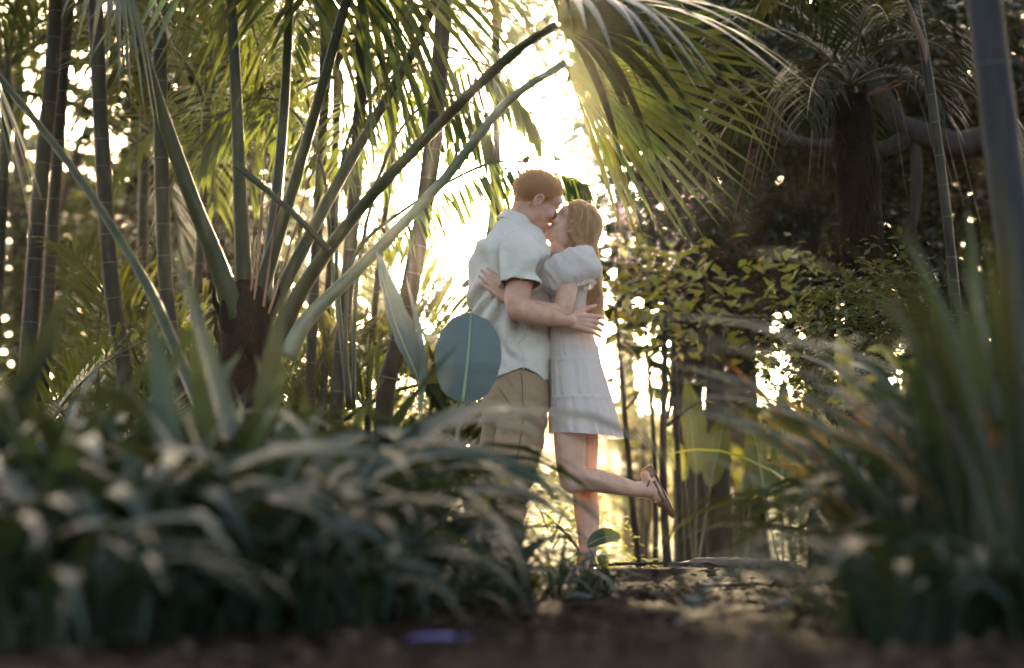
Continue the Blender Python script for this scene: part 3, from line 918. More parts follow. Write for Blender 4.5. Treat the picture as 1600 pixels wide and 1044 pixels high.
    for k, (px, py, d, w, h, mt, lab) in enumerate([(985, 600, 40, 60, 55, 'lime', 'golden far bush showing in the gap right of the dress'), (1090, 620, 42, 70, 60, 'broad', 'far bush behind the brown understorey trunk'), (1190, 640, 41, 70, 70, 'lime', 'far pale bush left of the upright banana leaf'), (1300, 640, 40, 80, 80, 'broad', 'far dark green bush right of the upright banana leaf'), (640, 600, 42, 70, 50, 'lime', 'far golden bush in the glow under the leaning cane'), (560, 640, 30, 70, 60, 'broad', 'bush behind the feet of the three canes'), (740, 640, 44, 60, 50, 'lime', 'far golden bush directly behind the round grey leaf'), (1000, 690, 31, 60, 60, 'broad', 'soft green far bush behind the slim dark sapling'), (1140, 560, 36, 80, 50, 'broad', 'far leafy bush filling under the dark crown'), (1250, 580, 33, 80, 60, 'lime', 'far pale bush over the upright banana leaf'), (960, 520, 44, 40, 60, 'broad', 'far leafy bush right beside the waist of the dress')]):
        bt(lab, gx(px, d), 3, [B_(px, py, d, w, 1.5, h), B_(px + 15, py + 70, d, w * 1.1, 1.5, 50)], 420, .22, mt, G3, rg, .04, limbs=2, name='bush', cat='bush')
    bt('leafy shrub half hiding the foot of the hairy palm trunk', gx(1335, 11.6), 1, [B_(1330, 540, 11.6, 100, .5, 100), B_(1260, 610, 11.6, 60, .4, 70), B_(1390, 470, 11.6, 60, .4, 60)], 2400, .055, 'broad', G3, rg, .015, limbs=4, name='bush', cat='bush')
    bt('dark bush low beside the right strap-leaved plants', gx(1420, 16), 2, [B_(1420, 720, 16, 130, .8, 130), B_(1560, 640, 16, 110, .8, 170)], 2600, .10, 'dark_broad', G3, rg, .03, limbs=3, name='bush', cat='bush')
build_trees()

# hairy palm on the right, pale branches, thin canes, grey trunk
def build_right_side():
    rg = random.Random(55)
    D = 12.6
    b = at(1352, 760, D); b.z = zg(b.x, D)
    t = thing('hairy_palm', 'palm with dark hairy trunk and drooping crown on the right side', 'palm', b)
    P = cat_rom([b, at(1355, 560, D), at(1348, 400, D), at(1338, 250, D), at(1328, 150, D)], 40)
    V, F = tube(P, [.12, .115, .115, .12, .10], 26)
    V = [v + Vector((v.x - P[0].x, v.y - D, 0)).normalized() * (.02 * mnoise.noise(v * 18) + .012 * mnoise.noise(Vector((v.x * 70, v.y * 70, v.z * 10)))) for v in V]
    add('trunk', (V, F), M['fibre_dark'], t)
    hv = []
    for i in range(900):
        p = rg.choice(P[4:]) + Vector((0, 0, rg.uniform(-.05, .05)))
        a = rg.uniform(0, 2 * PI); dr = Vector((math.cos(a), math.sin(a), 0)); tg = Vector((-dr.y, dr.x, 0))
        q = p + dr * .11; e = q + dr * rg.uniform(.01, .07) + Vector((0, 0, -rg.uniform(.04, .22))) + tg * rg.uniform(-.04, .04)
        hv.append(([q - tg * .002, q + tg * .002, e], [(0, 1, 2)]))
    tag(add('fibre', join(hv), M['fibre_dark'], t), kind='stuff')
    top = P[-1]
    for k in range(13):
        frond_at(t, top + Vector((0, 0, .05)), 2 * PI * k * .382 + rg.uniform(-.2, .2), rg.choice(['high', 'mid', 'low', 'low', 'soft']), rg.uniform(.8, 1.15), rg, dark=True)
    th = []
    for i in range(18):
        a = rg.uniform(0, 2 * PI); dr = Vector((math.cos(a), math.sin(a), 0))
        q0 = top + dr * .1; L_ = rg.uniform(.25, .75); q1 = q0 + dr * L_ * .5 + Vector((0, 0, .06)); q2 = q0 + dr * L_ * .8 + Vector((0, 0, -L_ * .9))
        th.append(tube(cat_rom([q0, q1, q2], 8), [.003, .0025, .0012], 3))
    tag(add('dry_thread', join(th), M['spathe'], t), kind='stuff')
    # tree with pale forked branches
    D2 = 15.5
    b = gx(1600, D2); b.z = zg(b.x, D2)
    t = thing('forked_tree', 'pale barked tree whose forked branches cross behind the hairy palm', 'tree', b)
    fork = at(1425, 205, D2)
    add('trunk', tube(cat_rom([b, at(1620, 420, D2), at(1560, 240, D2), at(1490, 228, D2), fork], 24), [.16, .13, .11, .095, .08], 12), M['bark_pale'], t)
    add('branch', tube(cat_rom([fork, at(1395, 180, D2), at(1340, 60, D2), at(1310, -60, D2)], 14), [.08, .065, .05, .04], 10), M['bark_pale'], t)
    add('branch', tube(cat_rom([fork, at(1385, 232, D2), at(1310, 228, D2), at(1250, 222, D2), at(1190, 190, D2)], 14), [.065, .05, .045, .035, .02], 10), M['bark_pale'], t)
    add('branch', tube(cat_rom([at(1430, 215, D2), at(1432, 290, D2), at(1424, 370, D2)], 10), [.04, .035, .02], 8), M['bark_pale'], t)
    add('crown', leaf_cloud(rg, [B_(1330, -90, D2, 260, 1.4, 70), B_(1560, -60, D2, 200, 1.4, 90)], 1900, .12, 'dark_broad'), M['dark_broad'], t, False)
    # thin cane with ring marks
    D3 = 11.8
    P0 = [at(1505, 640, D3), at(1490, 440, D3), at(1474, 300, D3), at(1460, 180, D3), at(1440, 60, D3)]
    t = cane_palm('thin green cane with pale rings left of the grey trunk', D3, [(1505, 640), (1488, 420), (1470, 260), (1446, 90), (1425, -20)], 16, 10, rg, smin=.7, smax=1.1, crown_keys=['mid', 'low', 'high', 'soft'])
    add('dry_sheath', tube(cat_rom([at(1448, 120, D3), at(1443, 75, D3), at(1424, 20, D3), at(1408, -20, D3)], 12), [.012, .04, .035, .01], 8, flat=.4), M['spathe'], t)
    # grey trunk, near
    D4 = 6.4
    t = cane_palm('thick smooth grey trunk with one pale ring at the upper right edge', D4, [(1600, 640), (1588, 420), (1566, 230), (1540, 20), (1528, -120)], 60, 12, rg, smin=1.2, smax=1.7, mat='grey_trunk', crown_keys=['high', 'mid'], gap=.62)
    # brown trunk in the understorey and thin saplings
    D5 = 17
    b = gx(1128, D5)
    tt = broad_tree('brown trunk of an understorey tree beyond the lifted shoe', b, 2, [B_(1120, 420, D5, 70, .8, 60)], 500, .12, 'dark_broad', None, rg, .085, limbs=2, name='understorey_tree')
    G = 'thin bare saplings beyond the lifted shoe'
    for px0, px1, w, lab in ((1000, 962, 9, 'slim dark sapling nearest the hem of the dress'), (1022, 1008, 8, 'slim pale sapling in the gap right of the lifted shin'), (1044, 1040, 12, 'paler straight sapling stem just right of the lifted shoe'), (1066, 1050, 10, 'dark sapling stem beside the paler straight one'), (1202, 1175, 9, 'thin sapling in front of the brown understorey trunk'), (1262, 1280, 8, 'thin sapling beyond the upright banana leaf')):
        d = rg.uniform(13.5, 15.5)
        g = gx(px0, d); g.z = zg(g.x, d) - .02
        s = thing('sapling', lab, 'sapling', g, G)
        top = at(px1, 470 + rg.uniform(-40, 40), d)
        r = w / 2 / FPX * d
        add('trunk', tube(cat_rom([g, g.lerp(top, .4) + Vector((rg.uniform(-.03, .03), 0, 0)), top], 14), [r * 1.2, r, r * .6], 8), M['cane'] if rg.random() < .5 else M['bark_pale'], s)
        br = []
        for k in range(3):
            p = g.lerp(top, rg.uniform(.5, .95)); q = p + Vector((rg.uniform(-.3, .3), rg.uniform(-.2, .2), rg.uniform(.1, .3)))
            add('branch', tube([p, p.lerp(q, .5) + Vector((0, 0, .03)), q], [r * .5, r * .35, r * .1], 6), M['bark_pale'], s)
        add('crown', leaf_cloud(rg, [(top, (.35, .3, .25))], 90, .11, 'lime'), M['lime'], s, False)
build_right_side()

# ------------------------------------------------------------------ banana and canna leaves
def paddle(base, tip, bend, width, mat, ribmat, parent, name='leaf', face=Vector((0, -1, 0)), fold=.25, nseg=16, petiole=None, prof=None, wav=.0, round_=1.0):
    """broad leaf with a raised midrib (sub-part); bend pushes the middle out"""
    P = cat_rom([base, base.lerp(tip, .5) + bend, tip], nseg + 1)
    V, F = [], []
    for i, p in enumerate(P):
        t = i / nseg
        T = (P[min(i + 1, nseg)] - P[max(i - 1, 0)]).normalized()
        sd = T.cross(face).normalized(); n = sd.cross(T)
        w = (1 + .05 * mnoise.noise(Vector((t * 7, width * 40, 3)))) * width * .5 * (np.interp(t, *prof) if prof else math.sin(PI * min(1, (.04 + .96 * t))) ** .55)
        for u in (-1, -.5, 0, .5, 1):
            rip = wav * math.sin(t * 26 + u * 3) * abs(u)
            V.append(p + sd * (w * u) + n * (abs(u) ** 1.3 * w * fold + rip))
    for i in range(nseg):
        for k in range(4):
            F.append((i * 5 + k, i * 5 + k + 1, i * 5 + 6 + k, i * 5 + 5 + k))
    lf = add(name, (V, F), M[mat], parent)
    off = face * .0025 * 0
    rb = tube([p + face * .002 for p in P], [width * .028, width * .02, width * .006], 6)
    add('midrib', rb, M[ribmat], lf)
    if petiole is not None:
        add('petiole', tube(cat_rom(petiole + [base], 14), [width * .045, width * .035, width * .028], 8), M['petiole_pale'], parent)
    return lf

def build_paddles():
    rg = random.Random(66)
    d = 8.9
    g = at(690, 900, d); g.z = zg(g.x, d)
    t = thing('canna_plant', 'canna plant with a big round grey-green leaf beside the man\'s hip', 'plant', g)
    circ = ([0, .04, .12, .25, .4, .55, .7, .82, .92, .97, 1.0], [.10, .42, .68, .88, .98, 1.0, .95, .80, .55, .33, .05])
    paddle(at(723, 630, d), at(736, 489, d), Vector((.004, -.02, 0)), 104 / FPX * d, 'canna', 'rib', t, face=Vector((.12, -1, .40)).normalized(), fold=.12, petiole=[g, at(700, 780, d)], prof=circ, wav=.004)
    pr2 = ([0, .1, .25, .45, .6, .75, .88, 1], [.25, .7, .95, 1, .85, .6, .35, .04])
    paddle(at(652, 590, d), at(586, 388, d), Vector((-.01, .0, -.02)), 50 / FPX * d, 'canna', 'rib', t, face=Vector((.75, -.65, -.1)).normalized(), fold=.5, petiole=[g + Vector((-.03, 0, 0)), at(664, 760, d)], prof=pr2, wav=.004)
    paddle(at(655, 640, d), at(634, 430, d), Vector((.02, .0, -.02)), 22 / FPX * d, 'canna', 'rib', t, face=Vector((.9, -.4, -.1)).normalized(), fold=.7, petiole=[g + Vector((-.02, .02, 0)), at(672, 780, d)], prof=pr2)
    # upright banana leaves in the sunlit understorey, right
    G = 'banana plants in the sunlit understorey'
    spec = [('banana plant with one tall upright pale leaf right of the lifted shoe', 1222, 14.2, [(1222, 800, 1224, 590, 40), (1195, 780, 1165, 640, 44), (1255, 800, 1290, 660, 46)]),
            ('banana plant with yellow backlit leaves behind the brown trunk', 1085, 16.5, [(1088, 740, 1070, 590, 46), (1110, 760, 1135, 640, 44), (1070, 750, 1035, 680, 34)]),
            ('banana plant with folded drooping leaves at the right of the path', 1300, 15, [(1290, 790, 1262, 600, 46), (1318, 790, 1352, 640, 52), (1310, 800, 1320, 560, 44)]),
            ('small banana plant between the brown trunk and the upright leaf', 1165, 18, [(1160, 780, 1140, 690, 40), (1172, 780, 1195, 700, 42)])]
    for lab, px, d, lv in spec:
        g = gx(px, d); g.z = zg(g.x, d)
        t = thing('banana_plant', lab, 'banana plant', g, G)
        for a, b, c, e, w in lv:
            yy = rg.uniform(-.2, .2)
            paddle(at(a, b, d + yy), at(c, e, d + yy), Vector((rg.uniform(-.04, .04), rg.uniform(-.1, .1), .05)), w / FPX * d, 'banana', 'rib', t, face=Vector((rg.uniform(-.5, .5), -1, rg.uniform(-.2, .4))).normalized(), fold=rg.uniform(.2, .5), petiole=[g, g.lerp(at(a, b, d + yy), .6)], prof=pr2, wav=.006)
build_paddles()

# ------------------------------------------------------------------ near plants on the right
def build_right_bed():
    rg = random.Random(91)
    fine = [strap_mesh(rg, rg.uniform(.62, .95), rg.uniform(.016, .028), R(rg.uniform(64, 88)), R(rg.uniform(-60, 10)), M['strap'], twist=rg.uniform(-.8, .8)) for _ in range(8)]
    amber = [strap_mesh(rg, rg.uniform(.5, .8), rg.uniform(.018, .03), R(rg.uniform(64, 88)), R(rg.uniform(-50, 20)), M['strap_sun_tint'], twist=rg.uniform(-.8, .8)) for _ in range(3)]  # golden sun glints painted as leaf colour
    for i, (px, d, s) in enumerate([(1420, 5.6, .85), (1480, 5.2, 1.0), (1540, 5.0, 1.1), (1600, 4.8, 1.15), (1440, 6.4, 1.0), (1510, 6.2, 1.15), (1580, 6.0, 1.2), (1650, 5.4, 1.2)]):
        clump('sedge_plant', 'blurred fine-bladed sedge right of the path, %s of its thicket from the path' % ORD[i], 'sedge', 'fine arching sedges right of the path', (px - 800) / FPX * d, d, 30, fine * 2 + amber, s * .8, s * 1.2, rg, .1)
    G = 'strap-leaved plants along the right of the path'
    rows = [('nearest', 4.4, [1330, 1400, 1460, 1520, 1580, 1650], .6, STRAPS), ('middle', 5.4, [1380, 1430, 1490, 1550, 1610], .9, STRAPS + SWORDS), ('farther', 6.6, [1385, 1430, 1490, 1540, 1600], 1.1, STRAPS + LIMES + SUN_TINTED * 3 + SWORDS), ('farthest', 8.0, [1370, 1430, 1490, 1550], 1.15, STRAPS + LIMES * 2 + SUN_TINTED * 3)]
    for nm, d, pxs, s, ms in rows:
        for i, px in enumerate(pxs):
            dd = d + rg.uniform(-.2, .2)
            clump('strap_leaf_plant', 'blurred strap-leaved plant right of the path, %s row, %s from the path' % (nm, ORD[i]), 'plant', G, (px - 800) / FPX * dd, dd, 20, ms, s * .85, s * 1.2, rg)
    G = 'tall reeds beside the grey trunk'
    reeds = [strap_mesh(rg, 1.0, rg.uniform(.020, .034), R(rg.uniform(80, 89)), R(rg.uniform(35, 78)), M['reed'], twist=rg.uniform(-.8, .8)) for _ in range(7)]
    for i, (px, d, n, s) in enumerate([(1460, 4.9, 9, .55), (1530, 4.4, 14, .66), (1575, 4.9, 20, .85), (1615, 4.2, 18, .8), (1500, 6.0, 16, .8)]):
        clump('reed_plant', ['short reed tuft nearest the path', 'reed tuft with blades leaning over the path', 'tallest reed tuft before the grey trunk', 'reed tuft cut by the right edge', 'slim reed tuft behind the others'][i] + ' at the right', 'reed', G, (px - 800) / FPX * d, d, n, reeds, s * .85, s * 1.15, rg, .05)
    # broad grey-green leaf and leaves with golden sunlight put into their colours
    d = 5.6
    g = gx(1450, d); g.z = zg(g.x, d)
    t = thing('broadleaf_plant', 'plant with rounded green leaves among the reeds', 'plant', g)
    circ = ([0, .08, .25, .5, .75, .92, 1.0], [.2, .6, .9, 1.0, .85, .5, .08])
    for a, b, c, e, w, m in ((1470, 700, 1560, 640, 70, 'strap'), (1500, 640, 1440, 560, 60, 'banana')):
        paddle(at(a, b, d), at(c, e, d + rg.uniform(-.2, .2)), Vector((0, -.04, .02)), w / FPX * d, m, 'rib', t, face=Vector((rg.uniform(-.4, .4), -1, .5)).normalized(), fold=.2, petiole=[g, g.lerp(at(a, b, d), .6)], prof=circ)
    d = 7.6
    g = gx(1380, d); g.z = zg(g.x, d)
    t = thing('ginger_plant', 'leafy ginger plant with yellow and orange backlit leaves right of the path', 'plant', g)
    for k in range(40):
        a = rg.uniform(1310, 1480); b = rg.uniform(560, 830)
        s0 = at(a, b, d + rg.uniform(-.3, .3)); ang = rg.uniform(-.9, .9)
        tip = s0 + Vector((math.sin(ang) * .17, rg.uniform(-.1, .1), rg.uniform(-.02, .17)))
        paddle(s0, tip, Vector((0, -.02, .03)), rg.uniform(.018, .036), rg.choice(['lime', 'lime', 'strap_sun_tint', 'banana']), 'rib', t, face=Vector((rg.uniform(-.7, .7), -1, rg.uniform(-.3, .6))).normalized(), fold=.25, nseg=8)
    for k in range(7):
        p = at(rg.uniform(1320, 1470), rg.uniform(540, 640), d)
        add('stem', tube(cat_rom([g + Vector((rg.uniform(-.06, .06), 0, 0)), g.lerp(p, .5) + Vector((0, 0, .05)), p], 10), [.008, .006, .003], 6), M['petiole'], t)
build_right_bed()

# ------------------------------------------------------------------ path edge: rock, weed, stones, fallen leaves
def build_path_bits():
    rg = random.Random(12)
    c = at(1148, 886, 9.75); c.z = zg(c.x, c.y)
    V, F = ellipsoid((0, 0, 0), (1, 1, 1), None, 48, 28)
    V2 = []
    for v in V:
        k = 1 + .18 * mnoise.noise(v * 1.6 + Vector((3, 1, 2))) + .07 * mnoise.noise(v * 5) + .03 * mnoise.noise(v * 14)
        V2.append(c + Vector((v.x * .27 * k, v.y * .16 * k, v.z * .062 * k + .004)))
    m = mat_solid('weathered_rock', (.025, .019, .016), (.10, .076, .062), .9, 14, (1, 1, 2.5), 1, .02)
    o = add('rock', (V2, F), m); tag(o, 'low brown weathered rock lying on the crest of the path', 'rock')
    # weed seedlings
    for px, d, h, lab in ((1243, 9.3, .06, 'tiny weed sprout on the crest beside the rock'), (1018, 9.35, .03, 'small green sprig on the crest left of the rock')):
        g = gx(px, d); g.z = zg(g.x, d)
        t = thing('weed', lab, 'weed', g)
        add('stem', tube([g, g + Vector((-.006, 0, h * .7)), g + Vector((-.012, 0, h))], [.003, .0025, .001], 6), M['lime'], t)
        for k in range(5):
            a = g + Vector((-.008, 0, h * rg.uniform(.3, 1))); e = a + Vector((rg.uniform(-.04, .04), rg.uniform(-.02, .02), rg.uniform(-.005, .02)))
            paddle(a, e, Vector((0, 0, .004)), .014, 'lime', 'rib', t, nseg=6, face=Vector((0, -.6, .8)))
    # broad dark leaf low in front of the woman's standing leg
    d = 9.2
    g = gx(935, d); g.z = zg(g.x, d)
    t = thing('broadleaf_seedling', 'seedling with one dark round leaf before the standing leg', 'plant', g)
    circ = ([0, .08, .25, .5, .75, .92, 1.0], [.2, .7, .95, 1.0, .85, .5, .08])
    paddle(at(918, 852, d), at(970, 838, d), Vector((0, -.02, .012)), 34 / FPX * d, 'broad', 'rib', t, face=Vector((0, -.7, .7)), prof=circ, petiole=[g, g.lerp(at(918, 852, d), .6)])
    paddle(at(938, 868, d), at(946, 890, d), Vector((0, -.02, .005)), 18 / FPX * d, 'lime', 'rib', t, face=Vector((0, -.8, .6)), prof=circ, petiole=[g])
    # stones
    sm = mat_solid('grey_stone', (.10, .095, .095), (.26, .25, .25), .85, 12, bump=.5)
    for px, d, s, lab in ((1080, 6.3, .020, 'pale grey stone on the soil below the rock'), (1050, 5.2, .022, 'bluish grey stone on the soil nearer than the pale one'), (1225, 6.6, .024, 'rounded brown stone on the soil by the right plants'), (905, 7.0, .022, 'flat grey stone beside the seedling')):
        g = gx(px, d); z = zg(g.x, d)
        V, F = ellipsoid((0, 0, 0), (1, 1, 1), None, 16, 10)
        V = [Vector((g.x, d, z + s * .35)) + Vector((v.x * s * 1.5, v.y * s, v.z * s * .7)) * (1 + .25 * mnoise.noise(v * 1.7 + Vector((px, 0, 0)))) for v in V]
        tag(add('stone', (V, F), sm), lab, 'stone', 'stones scattered on the soil')
    # twigs
    for px, d, a, l, lab in ((1020, 9.2, .15, .30, 'thin twig lying along the crest left of the rock'), (960, 9.3, -.2, .2, 'short twig at the foot of the seedling'), (1180, 8.2, .05, .4, 'dark twig lying along the shaded bank')):
        g = gx(px, d)
        pts = []
        for k in range(5):
            x = g.x + math.cos(a) * l * (k / 4 - .5); y = d + math.sin(a) * l * (k / 4 - .5)
            pts.append(Vector((x, y, zg(x, y) + .012 + rg.uniform(0, .008))))
        tag(add('twig', tube(cat_rom(pts, 12), [.006, .005, .003], 6), M['bark_pale']), lab, 'twig', 'twigs on the crest')
    # purple strip
    d = 4.35
    pts = []
    for k in range(6):
        px = 640 + 95 * k / 5
        x = (px - 800) / FPX * d; y = d + .02 * math.sin(k)
        pts.append(Vector((x, y, zg(x, y) + .010)))
    pm_ = mat_solid('purple_petal', (.13, .11, .38), (.20, .17, .5), .6, 20)
    tag(add('petal', tube(cat_rom(pts, 14), [.004, .009, .010, .004], 8, flat=.35), pm_), 'long purple fallen petal lying on the dark soil', 'petal')
build_path_bits()
# ------------------------------------------------------------------ people
def mat_skin(name, a, b):
    return mat_solid(name, a, b, .5, 16, bump=.12, dist=.002, spec=.35, sss=.35, lo=.3, hi=.7)
M['skin_m'] = mat_skin('skin_man', (.58, .29, .19), (.74, .43, .30))
M['skin_w'] = mat_skin('skin_woman', (.60, .32, .21), (.76, .46, .33))
M['linen'] = mat_cloth('cream_linen', (.88, .79, .66), .16, (.85, .78, .66), wrinkle=.45)
M['dress'] = mat_cloth('white_cotton', (.92, .85, .76), .44, (.88, .83, .76), wrinkle=.35)
M['khaki'] = mat_cloth('khaki_twill', (.40, .26, .15), .0, scale=500, wrinkle=.4)
M['seam'] = mat_solid('seam_thread', (.62, .59, .54), rough=.9)
M['khaki_seam'] = mat_solid('khaki_seam_thread', (.19, .125, .075), rough=.9)
M['shoe'] = mat_solid('tan_leather', (.16, .075, .04), (.22, .11, .06), .5, 30, bump=.15, dist=.002)
M['shoe_hole'] = mat_solid('shoe_hole_lining', (.035, .018, .012), rough=.9)
M['sole'] = mat_solid('shoe_sole', (.10, .06, .04), rough=.8)
M['boot'] = mat_solid('brown_shoe', (.08, .045, .025), (.13, .07, .04), .5, 20)
M['lash'] = mat_solid('eyelash', (.05, .025, .015), rough=.7)
M['lip'] = mat_solid('lip_skin', (.42, .16, .13), rough=.4, sss=.2)
M['btn'] = mat_solid('shell_button', (.6, .56, .5), rough=.3)

def mat_hair(name, a, b, tr):
    m, nt, out, N, L = nodes(name)
    g = N('ShaderNodeNewGeometry'); mx = N('ShaderNodeMix', data_type='RGBA')
    mx.inputs['A'].default_value = (*a, 1); mx.inputs['B'].default_value = (*b, 1); L(g.outputs['Random Per Island'], mx.inputs['Factor'])
    bs = N('ShaderNodeBsdfPrincipled'); bs.inputs['Roughness'].default_value = .38; bs.inputs['Specular IOR Level'].default_value = .6
    L(mx.outputs['Result'], bs.inputs['Base Color'])
    t = N('ShaderNodeBsdfTranslucent'); t.inputs['Color'].default_value = (*tr, 1)
    ms = N('ShaderNodeMixShader'); ms.inputs[0].default_value = .6
    L(bs.outputs[0], ms.inputs[1]); L(t.outputs[0], ms.inputs[2]); L(ms.outputs[0], out.inputs['Surface'])
    return m
M['hair_m'] = mat_hair('red_blond_hair', (.46, .26, .14), (.76, .50, .29), (.98, .74, .45))
M['hair_w'] = mat_hair('blond_hair', (.32, .18, .10), (.82, .60, .38), (.98, .78, .5))

def basis(fwd, up):
    f = Vector(fwd).normalized(); u = Vector(up); u = (u - f * u.dot(f)).normalized(); l = u.cross(f)
    return Matrix((f, l, u)).transposed()           # columns: forward, left, up

def head_parts(o, B, s=1.0, fem=False):
    """overlapping solids of a head; local x forward, y left, z up, origin between the ears"""
    def E(c, r, rot=None):
        Mx = B if rot is None else B @ rot
        return ellipsoid(o + B @ (Vector(c) * s), [k * s for k in r], Mx, 26, 18)
    def K(a, b, ra, rb):
        return capsule(o + B @ (Vector(a) * s), o + B @ (Vector(b) * s), ra * s, rb * s, 12)
    P = [E((-.018, 0, .040), (.094, .074, .086)), E((.012, 0, .052), (.078, .068, .070)),
         E((.022, 0, -.018), (.068, .061, .082)), E((.030, 0, -.066), (.054, .046, .046)),
         E((-.005, .036, -.058), (.045, .024, .040)), E((-.005, -.036, -.058), (.045, .024, .040)),
         E((.072, 0, -.101), (.020, .022, .017)), E((.076, 0, .048), (.022, .050, .030)),
         K((.082, .026, .024), (.082, -.026, .024), .013, .013),
         K((.090, 0, .014), (.113, 0, -.024), .008, .0115), E((.110, 0, -.029), (.013, .012, .010)),
         E((.100, .013, -.032), (.011, .008, .008)), E((.100, -.013, -.032), (.011, .008, .008)),
         E((.070, .040, -.018), (.020, .020, .020)), E((.070, -.040, -.018), (.020, .020, .020)),
         E((.074, 0, -.060), (.022, .028, .024)),
         K((.093, .016, -.060), (.093, -.016, -.060), .0065, .0065), K((.091, .014, -.072), (.091, -.014, -.072), .0075, .0075),
         E((.083, .030, .006), (.012, .015, .010)), E((.083, -.030, .006), (.012, .015, .010))]
    for sg in (-1, 1):
        y = .078 * sg
        rot = Matrix.Rotation(R(14), 3, 'Y') @ Matrix.Rotation(R(-16 * sg), 3, 'Z')
        P.append(E((-.010, y, -.003), (.017, .0045, .028), rot))
        pts = [(.004, y + .001 * sg, -.006), (.007, y + .007 * sg, .012), (.000, y + .011 * sg, .027), (-.017, y + .014 * sg, .024), (-.027, y + .014 * sg, .004), (-.018, y + .011 * sg, -.020), (-.004, y + .006 * sg, -.030)]
        P.append(chain([o + B @ (Vector(p) * s) for p in pts], [v * s for v in (.004, .005, .0055, .0055, .005, .0055, .0065)], 8, 22))
        P.append(E((.005, y + .003 * sg, -.010), (.005, .006, .007)))
    return P

def hand_parts(w, d, n, curls, spreads, s=1.0, thumb_side=1, thumb=(.35, .25), bend0=None):
    """w wrist, d pointing direction, n palm side; four fingers (index first) and a thumb"""
    d = Vector(d).normalized(); n = Vector(n); n = (n - d * n.dot(d)).normalized(); t = d.cross(n) * thumb_side
    P = []
    offs = [.030, .010, -.010, -.029]; lens = [.092, .096, .094, .088]
    fl = [(.040, .025, .020), (.045, .028, .022), (.041, .026, .021), (.032, .020, .018)]
    fr = [.0096, .0100, .0096, .0086]
    for k in range(4):
        kn = w + (d * lens[k] + t * offs[k] - n * .004) * s
        P.append(capsule(w + t * offs[k] * .55 * s + d * .012 * s, kn, .0165 * s, .0125 * s))
        P.append(capsule(w + t * offs[k] * .55 * s + d * .02 * s + n * .008 * s, kn - d * .012 * s + n * .007 * s, .014 * s, .011 * s))
        a = kn; ang = 0
        sp = spreads[k]
        base = (d * math.cos(sp) + t * math.sin(sp)).normalized()
        for q in range(3):
            ang += curls[k][q]
            dr = base * math.cos(ang) + n * math.sin(ang)
            b = a + dr * fl[k][q] * s
            P.append(capsule(a, b, fr[k] * (1.05 - .1 * q) * s, fr[k] * (.95 - .1 * q) * s))
            a = b
    a = w + (d * .018 + t * .026 + n * .006) * s
    th = (d * math.cos(thumb[0]) + t * math.sin(thumb[0])) .normalized()
    b = a + (th * .046) * s
    P.append(capsule(a, b, .016 * s, .0125 * s))
    dr = (th * math.cos(thumb[1]) + n * math.sin(thumb[1]) * .6 + d * .2).normalized()
    c = b + dr * .034 * s
    P.append(capsule(b, c, .0115 * s, .0105 * s))
    P.append(capsule(c, c + (dr + d * .15).normalized() * .027 * s, .0105 * s, .0085 * s))
    return P

D0 = 10.45
def pm(px, py, dy=0.0): return at(px, py, D0 + dy)
MPX = D0 / FPX                                    # metres per photograph pixel there

def ground_snap(v):
    v = v.copy(); v.z = zg(v.x, v.y); return v

def folds(co, no, funcs):
    out = co.copy()
    for f in funcs:
        out += no * f(co)[:, None]
    return out

def vnoise(co, sx, sy, sz, seed=0.0):
    return np.array([mnoise.noise(Vector((c[0] * sx + seed, c[1] * sy, c[2] * sz))) for c in co])

def person_root(label, loc):
    return thing('person', label, 'person', loc)

